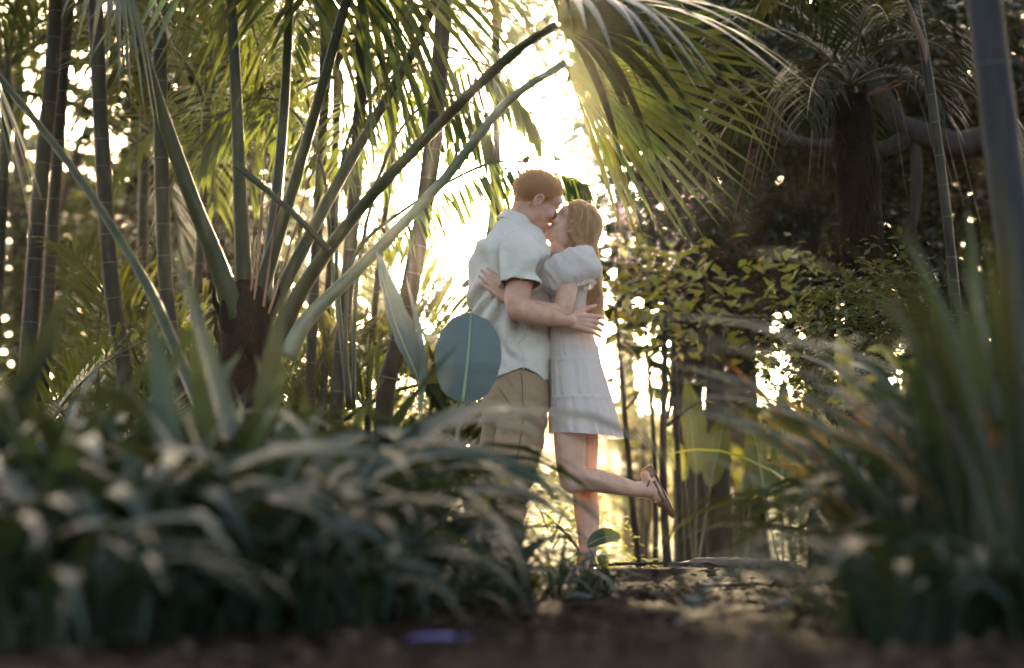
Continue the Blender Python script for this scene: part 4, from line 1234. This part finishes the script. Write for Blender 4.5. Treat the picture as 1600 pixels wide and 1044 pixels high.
# ---------------------------------------------------------------- the man
def build_man():
    root = person_root('man in cream short-sleeved shirt and khaki trousers bending to kiss the woman', ground_snap(pm(790, 915)))
    yaw = R(18)
    F_ = Vector((math.cos(yaw), math.sin(yaw), 0)); RT = Vector((math.sin(yaw), -math.cos(yaw), 0))   # his right, to the camera
    ho = pm(838, 317, -.02)
    yw = R(13)
    fw = Vector((math.cos(R(29)) * math.cos(yw), math.cos(R(29)) * math.sin(yw), -math.sin(R(29))))
    up = Vector((.46, .02, .88))
    B = basis(fw, up)
    P = head_parts(ho, B, 1.0)
    nb = pm(806, 368, .0)
    P.append(chain([nb, pm(814, 345, -.005), ho + B @ Vector((-.03, 0, -.03))], [.075, .062, .058], 16))
    sh_r = pm(814, 392, -.19); sh_l = pm(806, 388, .19)
    P += [chain([sh_r, nb + Vector((0, 0, -.02)), sh_l], [.06, .06, .06], 14)]
    P.append(loft([(pm(805, 620), F_ * .13, RT * .165), (pm(803, 560), F_ * .12, RT * .145), (pm(797, 480), F_ * .125, RT * .16), (pm(797, 420), F_ * .13, RT * .175), (pm(803, 380), F_ * .09, RT * .15)], 28))
    # right arm across her back
    el = pm(808, 484, -.27); wr = pm(890, 501, -.225)
    P.append(chain([sh_r, pm(813, 430, -.23), pm(808, 466, -.26), el], [.066, .062, .056, .047], 16))
    P.append(chain([el, pm(826, 488, -.275), pm(856, 495, -.262), wr], [.046, .053, .043, .030], 16))
    hd = Vector((.90, .42, -.10)); hn = Vector((-.40, .90, -.02))
    P += hand_parts(wr, hd, hn, [(.15, .35, .35), (.25, .45, .4), (.25, .45, .4), (.05, .25, .2)], [.05, -.03, -.11, -.26], 1.08, 1, (.55, .15))
    # left arm behind her
    el2 = pm(840, 470, .30); wr2 = pm(893, 472, .20)
    P.append(chain([sh_l, pm(826, 430, .27), el2], [.062, .056, .046], 14))
    P.append(chain([el2, pm(880, 472, .27), wr2], [.045, .045, .030], 14))
    P += hand_parts(wr2, Vector((.75, -.6, .05)), Vector((-.6, -.75, 0)), [(.2, .3, .3)] * 4, [.2, .05, -.08, -.2], 1.05, -1, (.7, .2))
    # legs inside the trousers
    for hip, kn, an, s in ((pm(812, 640, -.09), pm(794, 765, -.10), pm(784, 893, -.09), 1), (pm(797, 640, .09), pm(772, 768, .12), pm(764, 893, .13), 1)):
        P.append(chain([hip, hip.lerp(kn, .5), kn, kn.lerp(an, .35), an], [.088, .075, .052, .052, .036], 14))
        a2 = an.copy(); g = zg(an.x, an.y) + .03; a2.z = g + .03
        P.append(chain([an, a2, a2 + F_ * .06 + Vector((0, 0, -.015)), a2 + F_ * .17 + Vector((0, 0, -.03))], [.036, .036, .036, .026], 12))
    co, no, fa = fuse(P, .0036, 3, .5)
    add('body', (co, fa), M['skin_m'], root)
    # eyebrow, closed eye line, mouth line
    for sg in (-1,):
        add('eyelash', tube(cat_rom([ho + B @ Vector(p) for p in ((.088, .020 * sg, .001), (.0945, .030 * sg, -.001), (.086, .043 * sg, .0))], 8), [.0012, .0018, .001], 5), M['lash'], root)
        add('eyebrow', tube(cat_rom([ho + B @ Vector(p) for p in ((.0945, .014 * sg, .022), (.0935, .030 * sg, .028), (.078, .046 * sg, .024))], 8), [.003, .0038, .0015], 5, flat=.6), M['hair_m'], root)
    add('lips', tube(cat_rom([ho + B @ Vector(p) for p in ((.086, -.024, -.066), (.0965, -.010, -.0655), (.0985, 0, -.066), (.0965, .010, -.0655), (.086, .024, -.066))], 12), [.002, .005, .002], 6), M['lip'], root)

    # short hair: a shell over the cranium plus strands standing off it
    hv = co - np.array(ho)
    loc = hv @ np.array(B)          # columns are the axes
    def hairline(x, y):
        return np.interp(x, [-.12, -.085, -.05, -.028, -.01, .012, .02, .04, .06, .075, .1], [-.050, -.045, -.030, -.004, .030, .012, .010, .035, .066, .082, .12])
    inside = (np.linalg.norm(hv, axis=1) < .19) & (loc[:, 2] > hairline(loc[:, 0], loc[:, 1])) & ~((np.abs(loc[:, 1]) > .0735) & (loc[:, 0] > -.04) & (loc[:, 2] < .045))
    rg = random.Random(4)
    thick0 = None
    keep = [f for f in fa if all(inside[i] for i in f)]
    used = sorted({i for f in keep for i in f}); mp = {v: k for k, v in enumerate(used)}
    thick = -.002 + .015 * np.clip((loc[:, 2] - hairline(loc[:, 0], loc[:, 1])) / .075, 0, 1) ** .8
    shell = [(co[i] + no[i] * (thick[i] * .7)) for i in used]
    hair = add('hair', (np.array(shell), [tuple(mp[i] for i in f) for f in keep]), M['hair_m'], root)
    SV, SF = [], []
    pick = list(used)
    rg.shuffle(pick)
    flow = B @ Vector((.35, 0, .35))
    for i in (pick * 3)[:14000]:
        p = Vector(co[i]); n = Vector(no[i])
        p += Vector((rg.uniform(-1, 1), rg.uniform(-1, 1), rg.uniform(-1, 1))) * .003
        l = max(0, thick[i]) * rg.uniform(.9, 1.9) + rg.choice([.004, .006, .008])
        d = (n + flow * .6 + Vector((rg.uniform(-.5, .5), rg.uniform(-.5, .5), rg.uniform(-.5, .5)))).normalized()
        w = n.cross(Vector((rg.uniform(-1, 1), rg.uniform(-1, 1), rg.uniform(-1, 1)))).normalized() * .0013
        k = len(SV); SV += [p - w, p + w, p + d * l]; SF.append((k, k + 1, k + 2))
    tag(add('hair_strands', (SV, SF), M['hair_m'], hair), kind='stuff')

    # shirt
    def ring(py, xl, xr, hd, tilt=0.0, dy=0.0):
        c = pm((xl + xr) / 2, py, dy); hw = (xr - xl) / 2 * MPX
        return (c, F_ * (hw / math.cos(yaw) * .97) + Vector((0, 0, tilt)), RT * hd)
    T = [loft([ring(597, 756, 855, .170), ring(560, 750, 857, .165), ring(520, 745, 856, .165), ring(470, 738, 853, .178), ring(430, 736, 851, .190), ring(403, 740, 850, .195), ring(380, 750, 846, .185), ring(364, 766, 838, .135), ring(350, 782, 832, .085, -.02)], 44, 44)]
    slv = [pm(806, 382, -.165), pm(812, 402, -.205), pm(811, 430, -.242), pm(811, 449, -.262)]
    T.append(tube(cat_rom(slv, 16), [.070, .080, .078, .076, .079], 24))
    T.append(ellipsoid(pm(806, 386, -.15), (.085, .085, .065), None, 22, 16))
    slv2 = [pm(803, 382, .16), pm(810, 402, .21), pm(822, 428, .26), pm(828, 440, .275)]
    T.append(tube(cat_rom(slv2, 12), [.07, .08, .078, .078], 20))
    T.append(ellipsoid(pm(803, 386, .15), (.085, .085, .065), None, 22, 16))
    co, no, fa = fuse(T, .0058, 8, .5)
    # creases: drag lines from the armpit and the waist, soft drape elsewhere
    zz = co[:, 2]
    ap = np.array(pm(786, 455, -.17))
    def crease(co):
        d = co - ap
        rr = np.sqrt(d[:, 0] ** 2 + d[:, 2] ** 2) + 1e-6
        th = np.arctan2(d[:, 2], d[:, 0])
        n = vnoise(co, 5, 5, 5, 2.0)
        return .015 * np.sin(th * 9 + n * 5 + rr * 6) * np.exp(-((rr - .14) / .11) ** 2)
    def waist(co):
        n = vnoise(co, 7, 7, 5, 5.0)
        z0 = pm(790, 535).z
        return .015 * np.sin((co[:, 2] * 34 + co[:, 0] * 16 + n * 6)) * np.exp(-((co[:, 2] - z0) / .075) ** 2)
    def drape(co): return .012 * vnoise(co, 9, 9, 4, 9.0) + .006 * vnoise(co, 20, 20, 12, 3.0)
    def vert(co):
        n = vnoise(co, 10, 10, 2.2, 4.0); n = 1 - np.abs(n) * 2.2
        return .007 * n
    co2 = folds(co, no, [crease, waist, drape, vert])
    # curved hem: open the bottom
    zc = pm(818, 577).z; zl = pm(855, 604).z
    def hemz(x):
        px = 800 + x / MPX
        return np.interp(px, [745, 775, 800, 818, 838, 860], [pm(0, 598).z, pm(0, 593).z, pm(0, 584).z, pm(0, 578).z, pm(0, 587).z, pm(0, 606).z])
    hz = hemz(co2[:, 0])
    mean = lambda f, a: sum(a[i] for i in f) / len(f)
    slv_end = np.array(pm(811, 447, -.262)); slv_n = np.array((pm(811, 449, -.262) - pm(811, 430, -.242)).normalized())
    kf = []
    for f in fa:
        c = co2[list(f)].mean(0)
        if c[2] < hz[f[0]]: continue
        if np.dot(c - slv_end, slv_n) > -.004 and np.linalg.norm(c - slv_end) < .10: continue
        kf.append(f)
    # even out the cut edges
    cnt = {}
    for f in kf:
        for a, b in zip(f, f[1:] + f[:1]):
            e = (min(a, b), max(a, b)); cnt[e] = cnt.get(e, 0) + 1
    edge = {v for e, c in cnt.items() if c == 1 for v in e}
    for v in edge:
        q = co2[v]
        dd = np.dot(q - slv_end, slv_n)
        if np.linalg.norm(q - slv_end) < .12: co2[v] = q - slv_n * dd
        else: co2[v][2] = hz[v]
    me = mesh('shirt', co2, kf, M['linen'])
    sh = obj('shirt', me, root)
    m = sh.modifiers.new('thickness', 'SOLIDIFY'); m.thickness = .004; m.offset = 1
    # seams, sleeve hem, collar
    def on_cloth(p, out):
        i = int(np.argmin(np.linalg.norm(co2 - np.array(p), axis=1)))
        return Vector(co2[i]) + Vector(no[i]) * out
    def seam(pts, r=.0022, name='seam', mat='seam', step=.006):
        P = cat_rom(pts, 40)
        Q = [on_cloth(p, .004) for p in P]
        for _ in range(3): Q = [Q[0]] + [(Q[i - 1] + Q[i] * 2 + Q[i + 1]) / 4 for i in range(1, len(Q) - 1)] + [Q[-1]]
        add(name, tube(Q, r, 6), M[mat], sh)
    seam([pm(819, 500, -.19), pm(819, 540, -.19), pm(819, 577, -.19)])
    # collar: stand and turned-down leaf
    cc = pm(811, 345, -.003); ax = Vector((.40, .03, .90)).normalized()
    cf = (F_ - ax * F_.dot(ax)).normalized(); cs = ax.cross(cf)
    Vc, Fc = [], []
    prof = [(.064, .068, -.010), (.066, .070, .010), (.0685, .072, .022), (.073, .076, .021), (.080, .083, .006), (.089, .092, -.014), (.0915, .095, -.019)]
    n = 56
    for j, (ra, rb, h) in enumerate(prof):
        for k in range(n):
            a = R(28) + (2 * PI - R(56)) * k / (n - 1)
            dn = -.018 * (1 - abs(math.cos(a / 2))) * (j / 6)
            drop = -.028 * max(0, math.cos(a)) * (1 if j else .6)
            w = .0018 * math.sin(a * 5 + j)
            Vc.append(cc + cf * (math.cos(a) * (ra + w)) + cs * (math.sin(a) * (rb + w)) + ax * (h + dn * .4 + drop))
    for j in range(len(prof) - 1):
        for k in range(n - 1):
            Fc.append((j * n + k, j * n + k + 1, (j + 1) * n + k + 1, (j + 1) * n + k))
    co_ = add('collar', (Vc, Fc), M['linen'], sh)
    m = co_.modifiers.new('thickness', 'SOLIDIFY'); m.thickness = .003
    # cuff of the near sleeve
    tq = slv_n
    u = Vector((1, 0, 0)); u = (u - Vector(tq) * u.dot(Vector(tq))).normalized(); v = Vector(tq).cross(u)

    # trousers
    P = [loft([(pm(806, 660), F_ * .128, RT * .17), (pm(806, 630), F_ * .140, RT * .178), (pm(806, 600), F_ * .138, RT * .172), (pm(805, 570), F_ * .130, RT * .165), (pm(804, 555), F_ * .125, RT * .16)], 36)]
    P.append(chain([pm(814, 645, -.075), pm(812, 690, -.09), pm(797, 765, -.10), pm(790, 830, -.10), pm(785, 896, -.09)], [.112, .106, .084, .074, .068], 20, 30))
    P.append(chain([pm(796, 645, .08), pm(786, 690, .10), pm(773, 768, .12), pm(768, 830, .13), pm(764, 896, .13)], [.108, .104, .084, .074, .068], 20, 30))
    co, no, fa = fuse(P, .006, 8, .5)
    def kf1(co):
        z0 = pm(0, 660).z
        n = vnoise(co, 6, 6, 4, 1.0)
        return .006 * np.sin(co[:, 2] * 60 + co[:, 0] * 42 + n * 7) * np.exp(-((co[:, 2] - z0) / .09) ** 2)
    def kf2(co):
        n = vnoise(co, 8, 8, 5, 7.0)
        return .007 * np.sin(co[:, 2] * 85 - co[:, 0] * 20 + n * 7) * np.exp(-((co[:, 2] - pm(0, 775).z) / .1) ** 2) + .005 * n
    co2 = folds(co, no, [kf1, kf2])
    tr = add('trousers', (co2, fa), M['khaki'], root)
    def seam2(pts):
        P = cat_rom(pts, 30); Q = []
        for p in P:
            i = int(np.argmin(np.linalg.norm(co2 - np.array(p), axis=1))); Q.append(Vector(co2[i]) + Vector(no[i]) * .0015)
        for _ in range(3): Q = [Q[0]] + [(Q[i - 1] + Q[i] * 2 + Q[i + 1]) / 4 for i in range(1, len(Q) - 1)] + [Q[-1]]
        add('seam', tube(Q, .0022, 5), M['khaki_seam'], tr)
    seam2([pm(817, 580, -.2), pm(818, 620, -.2), pm(816, 670, -.2), pm(800, 760, -.2)])
    seam2([pm(778, 605, -.15), pm(790, 625, -.2), pm(812, 640, -.2)])
    # shoes
    for an in (pm(784, 893, -.09), pm(764, 893, .13)):
        g = zg(an.x, an.y)
        a2 = Vector((an.x, an.y, g + .05))
        V, F = loft([(a2 - F_ * .075 + Vector((0, 0, -.01)), RT * .02, Vector((0, 0, .02))), (a2 - F_ * .05, RT * .038, Vector((0, 0, .045))), (a2 + F_ * .05 + Vector((0, 0, -.005)), RT * .044, Vector((0, 0, .042))), (a2 + F_ * .14 + Vector((0, 0, -.018)), RT * .05, Vector((0, 0, .028))), (a2 + F_ * .20 + Vector((0, 0, -.024)), RT * .03, Vector((0, 0, .018)))], 20, 18)
        V = [Vector((p.x, p.y, max(p.z, g + .012))) for p in V]
        s_ = add('shoe', (V, F), M['boot'], root)
        add('sole', loft([(a2 - F_ * .08 + Vector((0, 0, -.042)), RT * .03, Vector((0, 0, .012))), (a2 + Vector((0, 0, -.042)), RT * .045, Vector((0, 0, .012))), (a2 + F_ * .21 + Vector((0, 0, -.042)), RT * .035, Vector((0, 0, .012)))], 16, 12), M['sole'], s_)
build_man()

# ---------------------------------------------------------------- the woman
def build_woman():
    root = person_root('woman in white puff-sleeved mini dress standing on one leg, heel kicked back', ground_snap(pm(915, 915, .06)))
    s = .93
    ho = pm(892, 358, .012)
    fw = Vector((-math.cos(R(38)), .06, math.sin(R(38)))); up = Vector((.62, .0, .78))
    B = basis(fw, up)
    F_ = Vector((-.98, .12, 0)).normalized(); LT = Vector((-.12, -.98, 0)).normalized()      # her left, to the camera
    P = head_parts(ho, B, s)
    nb = pm(878, 404, .01)
    P.append(chain([nb, pm(875, 388, .01), ho + B @ Vector((-.025, 0, -.04))], [.058, .047, .047], 16))
    sh = pm(890, 408, -.15); sh2 = pm(884, 408, .16)
    P.append(chain([sh, nb + Vector((0, 0, -.03)), sh2], [.045, .05, .045], 12))
    P.append(loft([(pm(897, 640), F_ * .100, LT * .15), (pm(896, 590), F_ * .100, LT * .155), (pm(889, 530), F_ * .085, LT * .12), (pm(887, 470), F_ * .09, LT * .13), (pm(886, 425), F_ * .085, LT * .14)], 26))
    el = pm(880, 488, -.235); wr = pm(795, 467, -.222)
    P.append(chain([sh, pm(888, 440, -.19), pm(882, 472, -.225), el], [.047, .046, .044, .036], 14))
    P.append(chain([el, pm(858, 486, -.235), pm(826, 477, -.225), wr], [.036, .037, .031, .023], 14))
    P += hand_parts(wr, Vector((-.72, .10, .69)), Vector((.05, 1, -.12)), [(.15, .12, .1), (.12, .15, .12), (.12, .15, .12), (.15, .2, .12)], [.10, .02, -.07, -.17], .92, -1, (.55, .1))
    el2 = pm(858, 470, .29); wr2 = pm(800, 440, .24)
    P.append(chain([sh2, pm(874, 440, .25), el2], [.046, .042, .036], 12))
    P.append(chain([el2, pm(830, 455, .28), wr2], [.036, .034, .023], 12))
    P += hand_parts(wr2, Vector((-.8, -.3, .3)), Vector((.2, -1, 0)), [(.15, .2, .2)] * 4, [.2, .05, -.1, -.2], .9, -1, (.7, .1))
    # standing leg
    an = pm(915, 893, .06); gz = zg(an.x, an.y)
    P.append(chain([pm(902, 630, .075), pm(908, 690, .075), pm(912, 752, .07), pm(917, 800, .07), pm(919, 850, .065), an], [.088, .076, .055, .055, .042, .033], 16))
    heel = Vector((an.x, an.y, gz + .035))
    P.append(chain([an, heel + Vector((0, 0, .02)), heel + F_ * .06, heel + F_ * .16 + Vector((0, 0, -.014))], [.034, .033, .030, .02], 12))
    # lifted leg
    P.append(chain([pm(893, 615, -.08), pm(891, 680, -.09), pm(892, 725, -.10), pm(896, 752, -.10)], [.072, .072, .063, .055], 16))
    P.append(chain([pm(893, 750, -.10), pm(925, 750, -.07), pm(960, 757, -.04), pm(990, 764, -.02), pm(1007, 764, -.01)], [.054, .053, .045, .033, .032], 16))
    P.append(chain([pm(1011, 743, -.01), pm(1024, 765, 0), pm(1037, 783, .01), pm(1046, 796, .015)], [.030, .033, .026, .017], 14))
    P.append(chain([pm(1000, 765, -.01), pm(1018, 766, 0)], [.033, .033], 14))
    co, no, fa = fuse(P, .0036, 3, .5)
    add('body', (co, fa), M['skin_w'], root)
    for sg in (1,):
        add('eyelash', tube(cat_rom([ho + B @ (Vector(p) * s) for p in ((.088, .020 * sg, .001), (.0955, .030 * sg, -.002), (.086, .044 * sg, .0))], 8), [.0014, .0022, .0012], 5), M['lash'], root)
        add('eyebrow', tube(cat_rom([ho + B @ (Vector(p) * s) for p in ((.0945, .014 * sg, .023), (.0935, .030 * sg, .029), (.078, .046 * sg, .024))], 8), [.0018, .0026, .001], 5, flat=.6), M['hair_w'], root)
    add('lips', tube(cat_rom([ho + B @ (Vector(p) * s) for p in ((.086, -.022, -.066), (.0970, -.010, -.0655), (.0985, 0, -.066), (.0970, .010, -.0655), (.086, .022, -.066))], 12), [.002, .006, .002], 6), M['lip'], root)

    # hair
    rg = random.Random(14)
    hv = co - np.array(ho); loc = (hv @ np.array(B)) / s
    hl = np.interp(loc[:, 0], [-.12, -.06, -.03, .0, .03, .055, .075, .1], [-.075, -.07, -.045, -.02, .02, .055, .08, .12])
    ins = (np.linalg.norm(hv, axis=1) < .18) & (loc[:, 2] > hl)
    keep = [f for f in fa if all(ins[i] for i in f)]
    used = sorted({i for f in keep for i in f}); mp = {v: k for k, v in enumerate(used)}
    hair = add('hair', (np.array([co[i] + no[i] * .005 for i in used]), [tuple(mp[i] for i in f) for f in keep]), M['hair_w'], root)
    used_a = np.array(used)
    V, F = [], []
    back = B @ Vector((-1, 0, 0)); upv = B @ Vector((0, 0, 1))
    for c in range(3600):
        i = rg.choice(used)
        lx, ly, lz = loc[i]
        n0 = Vector(no[i])
        p0 = Vector(co[i]) + n0 * .006
        u = min(1, max(0, (.085 - lx) / .18))                      # 0 at the forehead, 1 at the back of the skull
        lay = rg.uniform(.004, .016)
        near = -1 if p0.y < ho.y else 1
        sl = min(1, abs(ly) / .06)
        q1 = np.argmin(np.abs(loc[used_a, 0] - (lx - .045)) + np.abs(loc[used_a, 1] - ly * 1.04) * 1.2 + np.abs(loc[used_a, 2] - (lz - .022 * sl)) * .8)
        q1 = used[q1]
        p1 = Vector(co[q1]) + Vector(no[q1]) * (.006 + lay)
        yo = ho.y + (p0.y - ho.y) * 1.05
        tx = 885 + 52 * (u * .8 + rg.random() * .2) - 6 * (1 - sl)
        if rg.random() < .3: lay += rg.uniform(.005, .022)
        p2 = at(tx, 392 + rg.uniform(-5, 5), yo)
        if (p2 - ho).length < .105 * s: p2 = ho + (p2 - ho).normalized() * .105 * s
        mid = p1.lerp(p2, .5)
        w_ = mid - ho
        if w_.length < .108 * s: mid = ho + w_.normalized() * (.108 * s + lay * .5)
        y2 = ho.y + (yo - ho.y) * .75
        tx2 = 918 + 22 * (u * .5 + rg.random() * .5)
        p3 = at(tx2, 428 + rg.uniform(-6, 6), y2 + .03)
        tx3 = 921 + 20 * rg.random()
        p4 = at(tx3, 458, y2 + .02)
        p5 = at(tx3 + rg.uniform(-7, 5), rg.uniform(466, 502), y2 + rg.uniform(-.04, .02))
        pts = [p0, p1, mid, p2, p3, p4, p5]
        if rg.random() < .2: pts = pts[:6]
        Q = cat_rom(pts, 20)
        ph = rg.uniform(0, 1.5) + 3 * rg.randint(0, 1); am = rg.uniform(.001, .006)
        w0 = rg.uniform(.0007, .0016) if rg.random() < .72 else rg.uniform(.0024, .0042)
        k = len(V)
        for j, qv in enumerate(Q):
            t = j / 19
            qv = qv + Vector((math.sin(t * 13 + ph), math.cos(t * 11 + ph), 0)) * am * t * t
            w = w0 * (1 - t * .75)
            T = (Q[min(j + 1, 19)] - Q[max(j - 1, 0)]).normalized()
            sd = T.cross(Vector((.4, 1, .1))); sd = sd.normalized() if sd.length > .05 else Vector((1, 0, 0))
            V += [qv - sd * w, qv + sd * w]
        F += [(k + 2 * j, k + 2 * j + 1, k + 2 * j + 3, k + 2 * j + 2) for j in range(19)]
    tag(add('hair_strands', (V, F), M['hair_w'], hair), kind='stuff')

    # dress: bodice, three gathered tiers
    def ring(py, xl, xr, hd, dz=0.0):
        c = pm((xl + xr) / 2, py, .0); hw = (xr - xl) / 2 * MPX
        return (c, Vector((hw, 0, dz)), Vector((0, hd, 0)))
    def tier(rings, amp0, amp1, kf, seed, n=26, ns=150, name='skirt_tier'):
        def wave(t, a):
            k = a * kf + 2.2 * math.sin(a * 3 + seed) + 1.3 * math.sin(a * 7 + seed * 2)
            fine = .5 * math.sin(a * kf * 2.7 + seed + 2 * math.sin(a * 5)) * math.exp(-t * 4)
            return 1 + (amp0 + (amp1 - amp0) * t) * (math.sin(k + .6 * t) + fine) * (.4 + .6 * min(1, t * 5)) + .02 * math.exp(-((t - .06) / .05) ** 2)
        V, F = loft(rings, ns, n, False, wave)
        return V, F
    dr = thing_part = add('dress', loft([ring(524, 855, 926, .140), ring(500, 855, 920, .132), ring(470, 853, 917, .142), ring(440, 853, 922, .155), ring(415, 857, 925, .155), ring(400, 864, 920, .13)], 60, 30, False,
                          lambda t, a: 1 + .012 * math.sin(a * 17 + 2 * math.sin(a * 3)) * (1 - t) + .01 * math.sin(a * 5 + t * 12)), M['dress'], root)
    add('skirt_tier', tier([ring(519, 855, 926, .143), ring(540, 856, 932, .155), ring(563, 857, 938, .165)], .008, .03, 21, 1.0), M['dress'], dr)
    add('skirt_tier', tier([ring(560, 857, 937, .163), ring(590, 857, 946, .182), ring(623, 858, 955, .20)], .014, .040, 19, 2.2), M['dress'], dr)
    add('skirt_tier', tier([ring(620, 858, 954, .198), ring(640, 858, 960, .208), ring(664, 859, 967, .222), ring(681, 860, 972, .232, -.012)], .018, .055, 17, 3.7, 30, 170), M['dress'], dr)
    # puffed sleeves with a gathered frill
    def puff(c, up_, sd, fr, r0, name, seed):
        up_ = Vector(up_).normalized(); sd = Vector(sd); sd = (sd - up_ * sd.dot(up_)).normalized(); fr = up_.cross(sd)
        prof = [(.30, .88), (.62, .96), (.9, .84), (1.05, .58), (1.10, .25), (1.10, -.1), (1.04, -.42), (.88, -.62), (.60, -.70), (.52, -.66), (.56, -.78), (.66, -.88)]
        ns = 96
        V, F = [], []
        for j, (r, h) in enumerate(prof):
            for k in range(ns):
                a = 2 * PI * k / ns
                t = j / (len(prof) - 1)
                g = abs(h) ** 1.5 if j < 9 else 1
                w = 1 + .05 * g * math.sin(a * 15 + seed + 1.5 * math.sin(a * 4)) + .035 * math.sin(a * 6 + h * 3 + seed) + .03 * math.sin(a * 3 - h * 5)
                w += .10 * (1 - 2.4 * abs(mnoise.noise(Vector((math.cos(a) * 1.9 + 5, math.sin(a) * 1.9, h * 1.5 + seed)))))
                w += .06 * (1 - 2.4 * abs(mnoise.noise(Vector((math.cos(a) * 5, math.sin(a) * 5, h * 3 + seed)))))
                w += .07 * mnoise.noise(Vector((math.cos(a) * 2.2, math.sin(a) * 2.2, h * 2.6 + seed)))
                V.append(c + (sd * math.cos(a) * r0[0] + fr * math.sin(a) * r0[1]) * r * w + up_ * (h * r0[2] * (1 + .03 * math.sin(a * 9 + seed))))
        for j in range(len(prof) - 1):
            for k in range(ns):
                k2 = (k + 1) % ns
                F.append((j * ns + k, j * ns + k2, (j + 1) * ns + k2, (j + 1) * ns + k))
        o = add(name, (V, F), M['dress'], dr)
        m = o.modifiers.new('smooth', 'SUBSURF'); m.levels = 1; m.render_levels = 1
    puff(pm(893, 427, -.150), (-.42, .18, .89), (1, 0, .1), None, (.112, .094, .096), 'puff_sleeve', .7)
    puff(pm(880, 425, .17), (-.2, -.18, .95), (1, 0, .1), None, (.10, .098, .105), 'puff_sleeve', 2.9)
    # shoes
    def shoe(heel, toe, up_, name='shoe'):
        d = (toe - heel).normalized(); up_ = (up_ - d * up_.dot(d)).normalized(); sd = d.cross(up_); L_ = (toe - heel).length
        ns, n = 28, 26
        so = add(name, loft([(heel - d * .004, sd * .012, up_ * .004), (heel + d * .02, sd * .028, up_ * .006), (heel + d * L_ * .45, sd * .027, up_ * .005), (heel + d * L_ * .75, sd * .038, up_ * .006), (toe, sd * .016, up_ * .005)], 22, 24), M['sole'], root)
        def cup(t0, t1, h0, h1, nm, closed):
            V, F = [], []
            for i in range(15):
                t = t0 + (t1 - t0) * i / 14
                wd = float(np.interp(t, [-.03, .06, .45, .75, .93, 1.02], [.016, .031, .030, .041, .030, .008]))
                hh = h0 + (h1 - h0) * i / 14
                for k in range(17):
                    a = PI * k / 16
                    if not closed and i > 4:
                        pass
                    V.append(heel + d * L_ * t + sd * math.cos(a) * wd + up_ * (math.sin(a) ** .8 * hh + .002))
            for i in range(14):
                for k in range(16):
                    F.append((i * 17 + k, i * 17 + k + 1, (i + 1) * 17 + k + 1, (i + 1) * 17 + k))
            return add(nm, (V, F), M['shoe'], so)
        # toe box with punched holes
        tb = cup(.62, 1.02, .052, .012, 'toe_box', True)
        m = tb.modifiers.new('t', 'SOLIDIFY'); m.thickness = .002
        hv_, hf_ = [], []
        for i in range(5):
            for k in range(9):
                t = .66 + .065 * i; a = PI * (.1 + .8 * (k + .5 * (i % 2)) / 9)
                wd = float(np.interp(t, [.45, .75, .93, 1.02], [.030, .041, .030, .008])); hh = np.interp(t, [.62, 1.02], [.052, .012])
                c = heel + d * L_ * t + sd * math.cos(a) * (wd + .0024) + up_ * (math.sin(a) ** .8 * (hh + .0024) + .002)
                e = ellipsoid(c, (.0032, .0032, .0032), None, 6, 4)
                hv_.append(e)
        add('hole', join(hv_), M['shoe_hole'], so)
        # heel counter
        V, F = [], []
        for i in range(9):
            for k in range(25):
                a = PI / 2 + PI * k / 24
                ext = .046
                x = math.cos(a) * ext; y = math.sin(a) * .032
                h = .044 * (i / 8) * (1 - .35 * abs(math.sin(a)) ** 3)
                V.append(heel + d * (.042 + x) + sd * (y * (1 - .12 * i / 8)) + up_ * (h + .003) + d * (.006 * (i / 8) ** 2))
        for i in range(8):
            for k in range(24):
                F.append((i * 25 + k, i * 25 + k + 1, (i + 1) * 25 + k + 1, (i + 1) * 25 + k))
        hc = add('heel_counter', (V, F), M['shoe'], so); m = hc.modifiers.new('t', 'SOLIDIFY'); m.thickness = .003
        for sg in (-1, 1):
            a = heel + d * .06 + sd * .032 * sg + up_ * .02; b = heel + d * L_ * .66 + sd * .038 * sg + up_ * .018
            add('side_strap', tube(cat_rom([a, a.lerp(b, .5) - sd * .002 * sg, b], 8), [.008, .007, .008], 6, flat=.3, up=sd), M['shoe'], so)
        c = heel + d * .062 + up_ * .048; e1 = (up_ * .75 + d * .66).normalized()
        if abs(d.z) < .3: c = heel + d * .05 + up_ * .075; e1 = d
        ring_ = [c + sd * math.cos(a) * .0355 + e1 * math.sin(a) * .0375 for a in [2 * PI * k / 24 for k in range(25)]]
        add('ankle_strap', tube(ring_, .004, 6), M['shoe'], so)
    shoe(pm(1017, 728, -.01), pm(1054, 805, .02), (Vector((-.86, .0, -.50))) * 1.0)
    g2 = zg(an.x, an.y)
    shoe(Vector((an.x + .045, an.y, g2 + .006)), Vector((an.x - .185, an.y + .02, g2 + .006)), Vector((0, 0, 1)))
build_woman()
# ------------------------------------------------------------------ low sun haze
def build_haze():
    x, y0, y1, z0, z1 = 165, -75, 180, -1.6, 12.5
    V = [(a, b, c) for c in (z0, z1) for b in (y0, y1) for a in (-x, x)]
    F = [(0, 2, 3, 1), (4, 5, 7, 6), (0, 1, 5, 4), (2, 6, 7, 3), (0, 4, 6, 2), (1, 3, 7, 5)]
    m = bpy.data.materials.new('sunny_haze'); m.use_nodes = True
    nt = m.node_tree; nt.nodes.clear()
    out = nt.nodes.new('ShaderNodeOutputMaterial'); v = nt.nodes.new('ShaderNodeVolumePrincipled')
    v.inputs['Color'].default_value = (.95, .92, .88, 1)
    v.inputs['Density'].default_value = HAZE
    v.inputs['Anisotropy'].default_value = ANISO
    nt.links.new(v.outputs[0], out.inputs['Volume'])
    m.cycles.homogeneous_volume = True
    tag(obj('haze', mesh('haze', V, F, m, False)), kind='stuff')
HAZE, ANISO = .00017, .95
build_haze()
